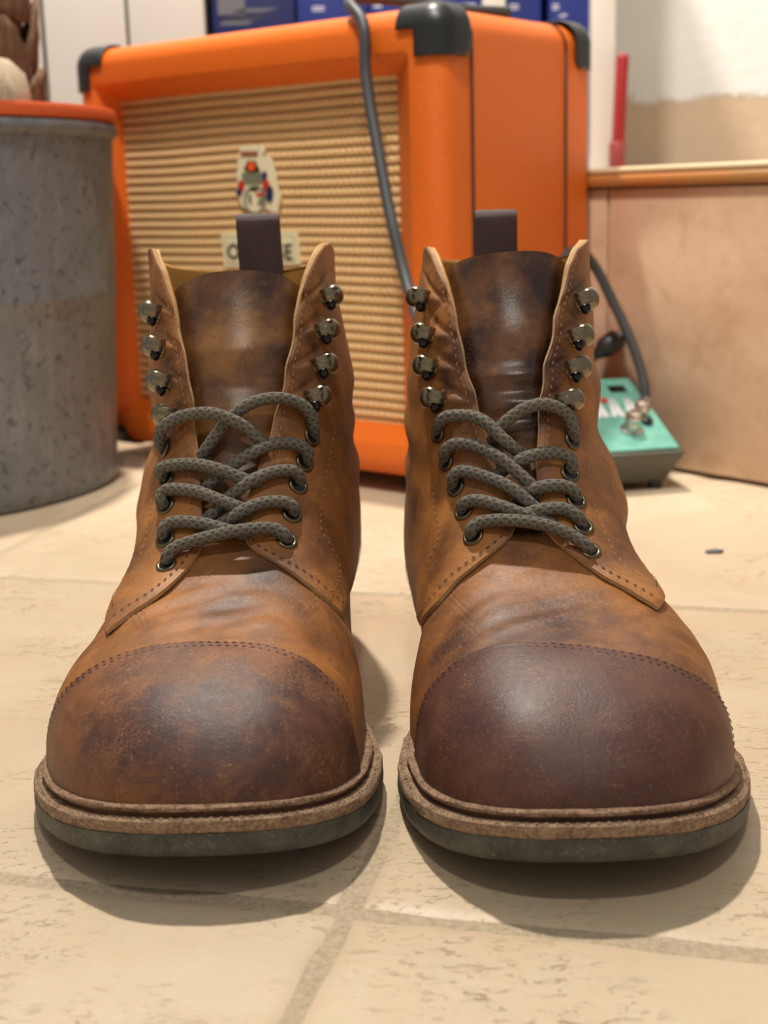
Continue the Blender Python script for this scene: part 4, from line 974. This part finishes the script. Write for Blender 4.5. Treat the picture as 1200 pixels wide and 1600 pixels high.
def stud(name, px, py, prof, mat, parent):
    x, y = ped_uv(px, py); x = min(x, -.008); o = lathe(name, prof, mat, parent, 24); P = on_top(x, y, .0016); o.location = P; o.rotation_euler = Vector(Tn).to_track_quat('Z', 'Y').to_euler(); return o
stud('footswitch', 986, 676, [(.0085, 0), (.0085, .002), (.0060, .0025), (.0060, .008), (.0058, .0085), (.0062, .009), (.0062, .013), (.0050, .0150), (0, .0155)], steel, ped)
stud('knob', 1000, 652, [(.0060, 0), (.0060, .010), (.0052, .0115), (0, .012)], steel, ped)
stud('knob', 1010, 664, [(.0040, 0), (.0040, .003), (.003, .004), (0, .004)], M['black_gloss'], ped)
stud('indicator_lamp', 943, 630, [(.003, 0), (.003, .001), (.002, .0022), (0, .0026)], pc('red_lens', srgb(190, 40, 34)), ped)
for x, y in ((-.016, .018), (-PW + .016, .018), (-.016, PL - .016), (-PW + .016, PL - .016)): lathe('rubber_foot', [(0, 0), (.005, 0), (.0055, .0055), (0, .0055)], M['cap'], ped, 14, (x, y, 0))

# ---------------------------------------------------------------- cables
cab = plain('grey_rubber_cable', srgb(66, 68, 70), 0.5, var=0.3, scale=300, bump=0.1)
def cable_at(px, py, dep): return at_plane(px, py, aO - aB * dep, aB)
def plug(name, p, d, parent, mat, L0=.034, r0=.0066):
    o = lathe(name, [(0, 0), (.0032, 0), (.0036, .004), (r0 * .8, .010), (r0, .013), (r0, L0 - .003), (r0 * .9, L0), (.0034, L0), (.0034, L0 + .006), (0, L0 + .006)], mat, parent, 20)
    o.location = p; o.rotation_euler = Vector(d).to_track_quat('Z', 'Y').to_euler(); return o
c1 = [amp_world((.0 - .02, .110, AZ1 + .0042)), amp_world((-.035, .075, AZ1 + .0046)), amp_world((-.060, .040, AZ1 + .010)), amp_world((-.082, .008, AZ1 + .010)), cable_at(568, 38, .006), cable_at(572, 120, .010), cable_at(590, 230, .018), cable_at(612, 345, .028), cable_at(641, 460, .040)]
tip = at_y(950, 540, 1.058)
c1 += [at_y(690, 600, .83), at_y(740, 690, .80), at_y(800, 690, .82), at_y(860, 625, .92), at_y(902, 575, 1.0), at_y(925, 560, 1.055)]
w1 = thing('guitar_cable', 'dark grey cable hanging over the front of the orange amplifier', 'cable', tuple(c1[8][:2]) + (0,), 0)
o1 = np.array([c1[8][0], c1[8][1], 0])
tubes('cord', [resample(catmull(c1, 12), .004) - o1], .0040, cab, w1, 12)
d1 = np.array(tip - c1[-1]); d1 /= np.linalg.norm(d1); plug('jack_plug', tuple(c1[-1] - o1), d1, w1, M['cap'], .026, .0085)
j2 = at_y(1007, 640, 1.01)
c2 = [j2, at_y(1008, 612, 1.012), at_y(1002, 580, 1.017), at_y(985, 530, 1.025), at_y(956, 468, 1.035), at_y(928, 414, 1.035), at_y(903, 392, 1.02), at_y(882, 405, .995), at_y(864, 470, .972), at_y(853, 560, .962), at_y(848, 640, .956)]
e = at_z(846, 742, .0045); c2 += [e]
w2 = thing('guitar_cable', 'dark grey cable rising in an arc out of the teal pedal', 'cable', (e[0], e[1], 0))
o2 = np.array([e[0], e[1], 0])
tubes('cord', [resample(catmull(c2, 12), .004) - o2], .0039, cab, w2, 12)
plug('jack_plug', tuple(c2[1] - o2), (0.02, -.25, -1.0), w2, steel, .020, .0060)

# ---------------------------------------------------------------- white cupboard, shelving and blue cartons on the step behind
wh = plain('white_laminate', srgb(238, 236, 228), 0.45, var=0.04, scale=8, bump=0.02)
YC = 1.45; g1, g2 = at_y(69, 80, YC)[0], at_y(199, 30, YC)[0]; xr = at_y(321, 30, YC)[0]
cup = thing('white_cupboard', 'white cupboard with narrow upright panels behind the palm tub', 'cupboard', ((g1 + xr) / 2 - .3, YC + .1, PLAT))
co_ = np.array([(g1 + xr) / 2 - .3, YC + .1, PLAT]); hh = .60
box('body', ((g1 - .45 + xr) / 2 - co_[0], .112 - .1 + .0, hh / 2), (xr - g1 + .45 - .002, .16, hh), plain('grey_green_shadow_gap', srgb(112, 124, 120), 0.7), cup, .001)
pw = g2 - g1
edges_ = [xr, g2, g1] + [g1 - pw * (k + 1) for k in range(4)]
for a, b in zip(edges_[1:], edges_[:-1]):
    box('panel', ((a + b) / 2 - co_[0], -.1 + .009, hh / 2), (b - a - (.0042 if b != xr else .0021), .018, hh), wh, cup, .0012)
YS = 1.44
def xa(px, y=YS): return at_y(px, 10, y)[0]
sh = thing('shelving_unit', 'white shelving unit with thin uprights holding blue cartons behind the amplifier', 'shelf', (.1, YS + .12, PLAT))
so = np.array([.1, YS + .12, PLAT])
for a, b in ((755, 790), (925, 962)):
    x0, x1 = xa(a), xa(b); box('upright', ((x0 + x1) / 2 - so[0], 0, hh / 2), (x1 - x0, .24, hh), wh, sh, .001)
x0, x1 = xa(326), xa(755); x2, x3 = xa(790), xa(925)
for (a, b) in ((x0, x1), (x2, x3)):
    box('shelf_board', ((a + b) / 2 - so[0], 0, .010), (b - a - .001, .23, .018), wh, sh, .001); box('shelf_board', ((a + b) / 2 - so[0], 0, .50), (b - a - .001, .23, .018), wh, sh, .001)
    box('back_panel', ((a + b) / 2 - so[0], .1165, hh / 2), (b - a - .001, .005, hh - .01), wh, sh, .0005)
blue = plain('blue_carton_print', srgb(30, 46, 124), 0.45, var=0.12, scale=12, bump=0.02); navyc = plain('dark_blue_carton_print', srgb(20, 30, 86), 0.45, bump=0.02)
whp, greyp, dgrey = pc('white_carton_print', srgb(222, 226, 236)), pc('grey_carton_picture', srgb(112, 114, 120)), pc('dark_carton_picture', srgb(50, 54, 70))
def carton(px0, px1, label, marks, mat=blue, gap=.001):
    a, b = xa(px0, YS + .01) + gap, xa(px1, YS + .01) - gap; c = (a + b) / 2; w = b - a; H = .27; z0 = PLAT + .0192
    t = thing('carton', label, 'box', (c, YS + .11, z0), 0, 'blue cartons on the shelf')
    bm = bmesh.new(); bm_box(bm, (0, 0, H / 2), (w, .19, H), .0015, 2); from_bm('box_body', bm, mat, t)
    for d in (-1, 1): box('flap', (d * w / 4, 0, H + .0008), (w / 2 - .001, .188, .0014), mat, t, .0004)
    for x, y, wpx, hpx, skew, mt, rows in marks:
        P = at_y(x, y, YS + .0145); s = (YS + .01) / F_PX; bm = bmesh.new()
        for k in range(rows):
            zc = P[2] - z0 - k * hpx * 2 * s; xc = P[0] - c
            vs = [bm.verts.new((xc + q * wpx * s / 2 + e_ * skew * s, -.0952, zc + e_ * hpx * s / 2)) for q, e_ in ((-1, -1), (1, -1), (1, 1), (-1, 1))] + [bm.verts.new((xc + q * wpx * s / 2 + e_ * skew * s, -.0946, zc + e_ * hpx * s / 2)) for q, e_ in ((-1, -1), (1, -1), (1, 1), (-1, 1))]
            for f in ((0,1,2,3),(7,6,5,4),(0,4,5,1),(1,5,6,2),(2,6,7,3),(3,7,4,0)): bm.faces.new([vs[i] for i in f])
        from_bm('printed_mark', bm, mt, t, False)
    return t
carton(328, 462, 'wide blue carton with a grey picture at its left, beside the white cupboard', [(361, 4, 40, 34, 0, greyp, 1), (384, 28, 54, 7, 12, dgrey, 1), (398, 16, 50, 5, 12, greyp, 1), (368, 36, 44, 5, 5, greyp, 1)], navyc)
carton(462, 575, 'blue carton left of the hanging cable, with small white print', [(497, 11, 18, 2.2, 0, whp, 2), (510, -6, 40, 3, 0, whp, 1)])
carton(575, 754, 'blue carton directly behind the black front corner of the amplifier', [(590, 10, 12, 3, 0, whp, 1), (732, 7, 20, 2.4, 0, whp, 2)])
carton(791, 848, 'narrow blue carton right of the middle shelf upright', [(803, 8, 14, 2.4, 0, whp, 2)])
carton(857, 924, 'narrow blue carton against the right end upright of the shelf', [(868, 8, 10, 2.4, 0, whp, 2), (880, 24, 10, 3, 3, whp, 1)])
# red bar leaning on the wall beside the shelf
rp, rt = at_y(962, 248, 1.42), at_y(970, 86, 1.43); zb_ = PLAT + .0155
bar = thing('red_tool_handle', 'slim red plastic bar standing upright beside the white shelf end', 'tool', (rp[0] + .001, 1.42, zb_))
bm = bmesh.new(); hb_ = rt[2] - zb_; bm_box(bm, (0, 0, hb_ / 2), (.0110, .022, hb_), .004, 3)
for v in bm.verts: v.co.x += .0045 * v.co.z / hb_; v.co.x *= 1
from_bm('grip', bm, plain('red_plastic', srgb(158, 34, 34), 0.4, bump=0.03), bar)
box('end_cap', (0, -.0005, .016), (.0135, .0235, .030), plain('pale_red_plastic', srgb(150, 62, 58), 0.5, bump=0.03), bar, .003)
# small grey chip lying on the floor
p = at_z(1116, 863, 0); bm = bmesh.new(); bmesh.ops.create_icosphere(bm, subdivisions=2, radius=1)
for v in bm.verts: v.co = Vector((v.co.x * .0055, v.co.y * .003, v.co.z * .0013 + .0008)) * (1 + .15 * math.sin(v.co.x * 9 + v.co.y * 7))
ch = tag(from_bm('stone_chip', bm, plain('slate_grey', srgb(110, 108, 108), 0.8)), 'tiny grey chip lying on the floor tiles right of the boots', 'chip'); ch.location = (p[0], p[1], 0)
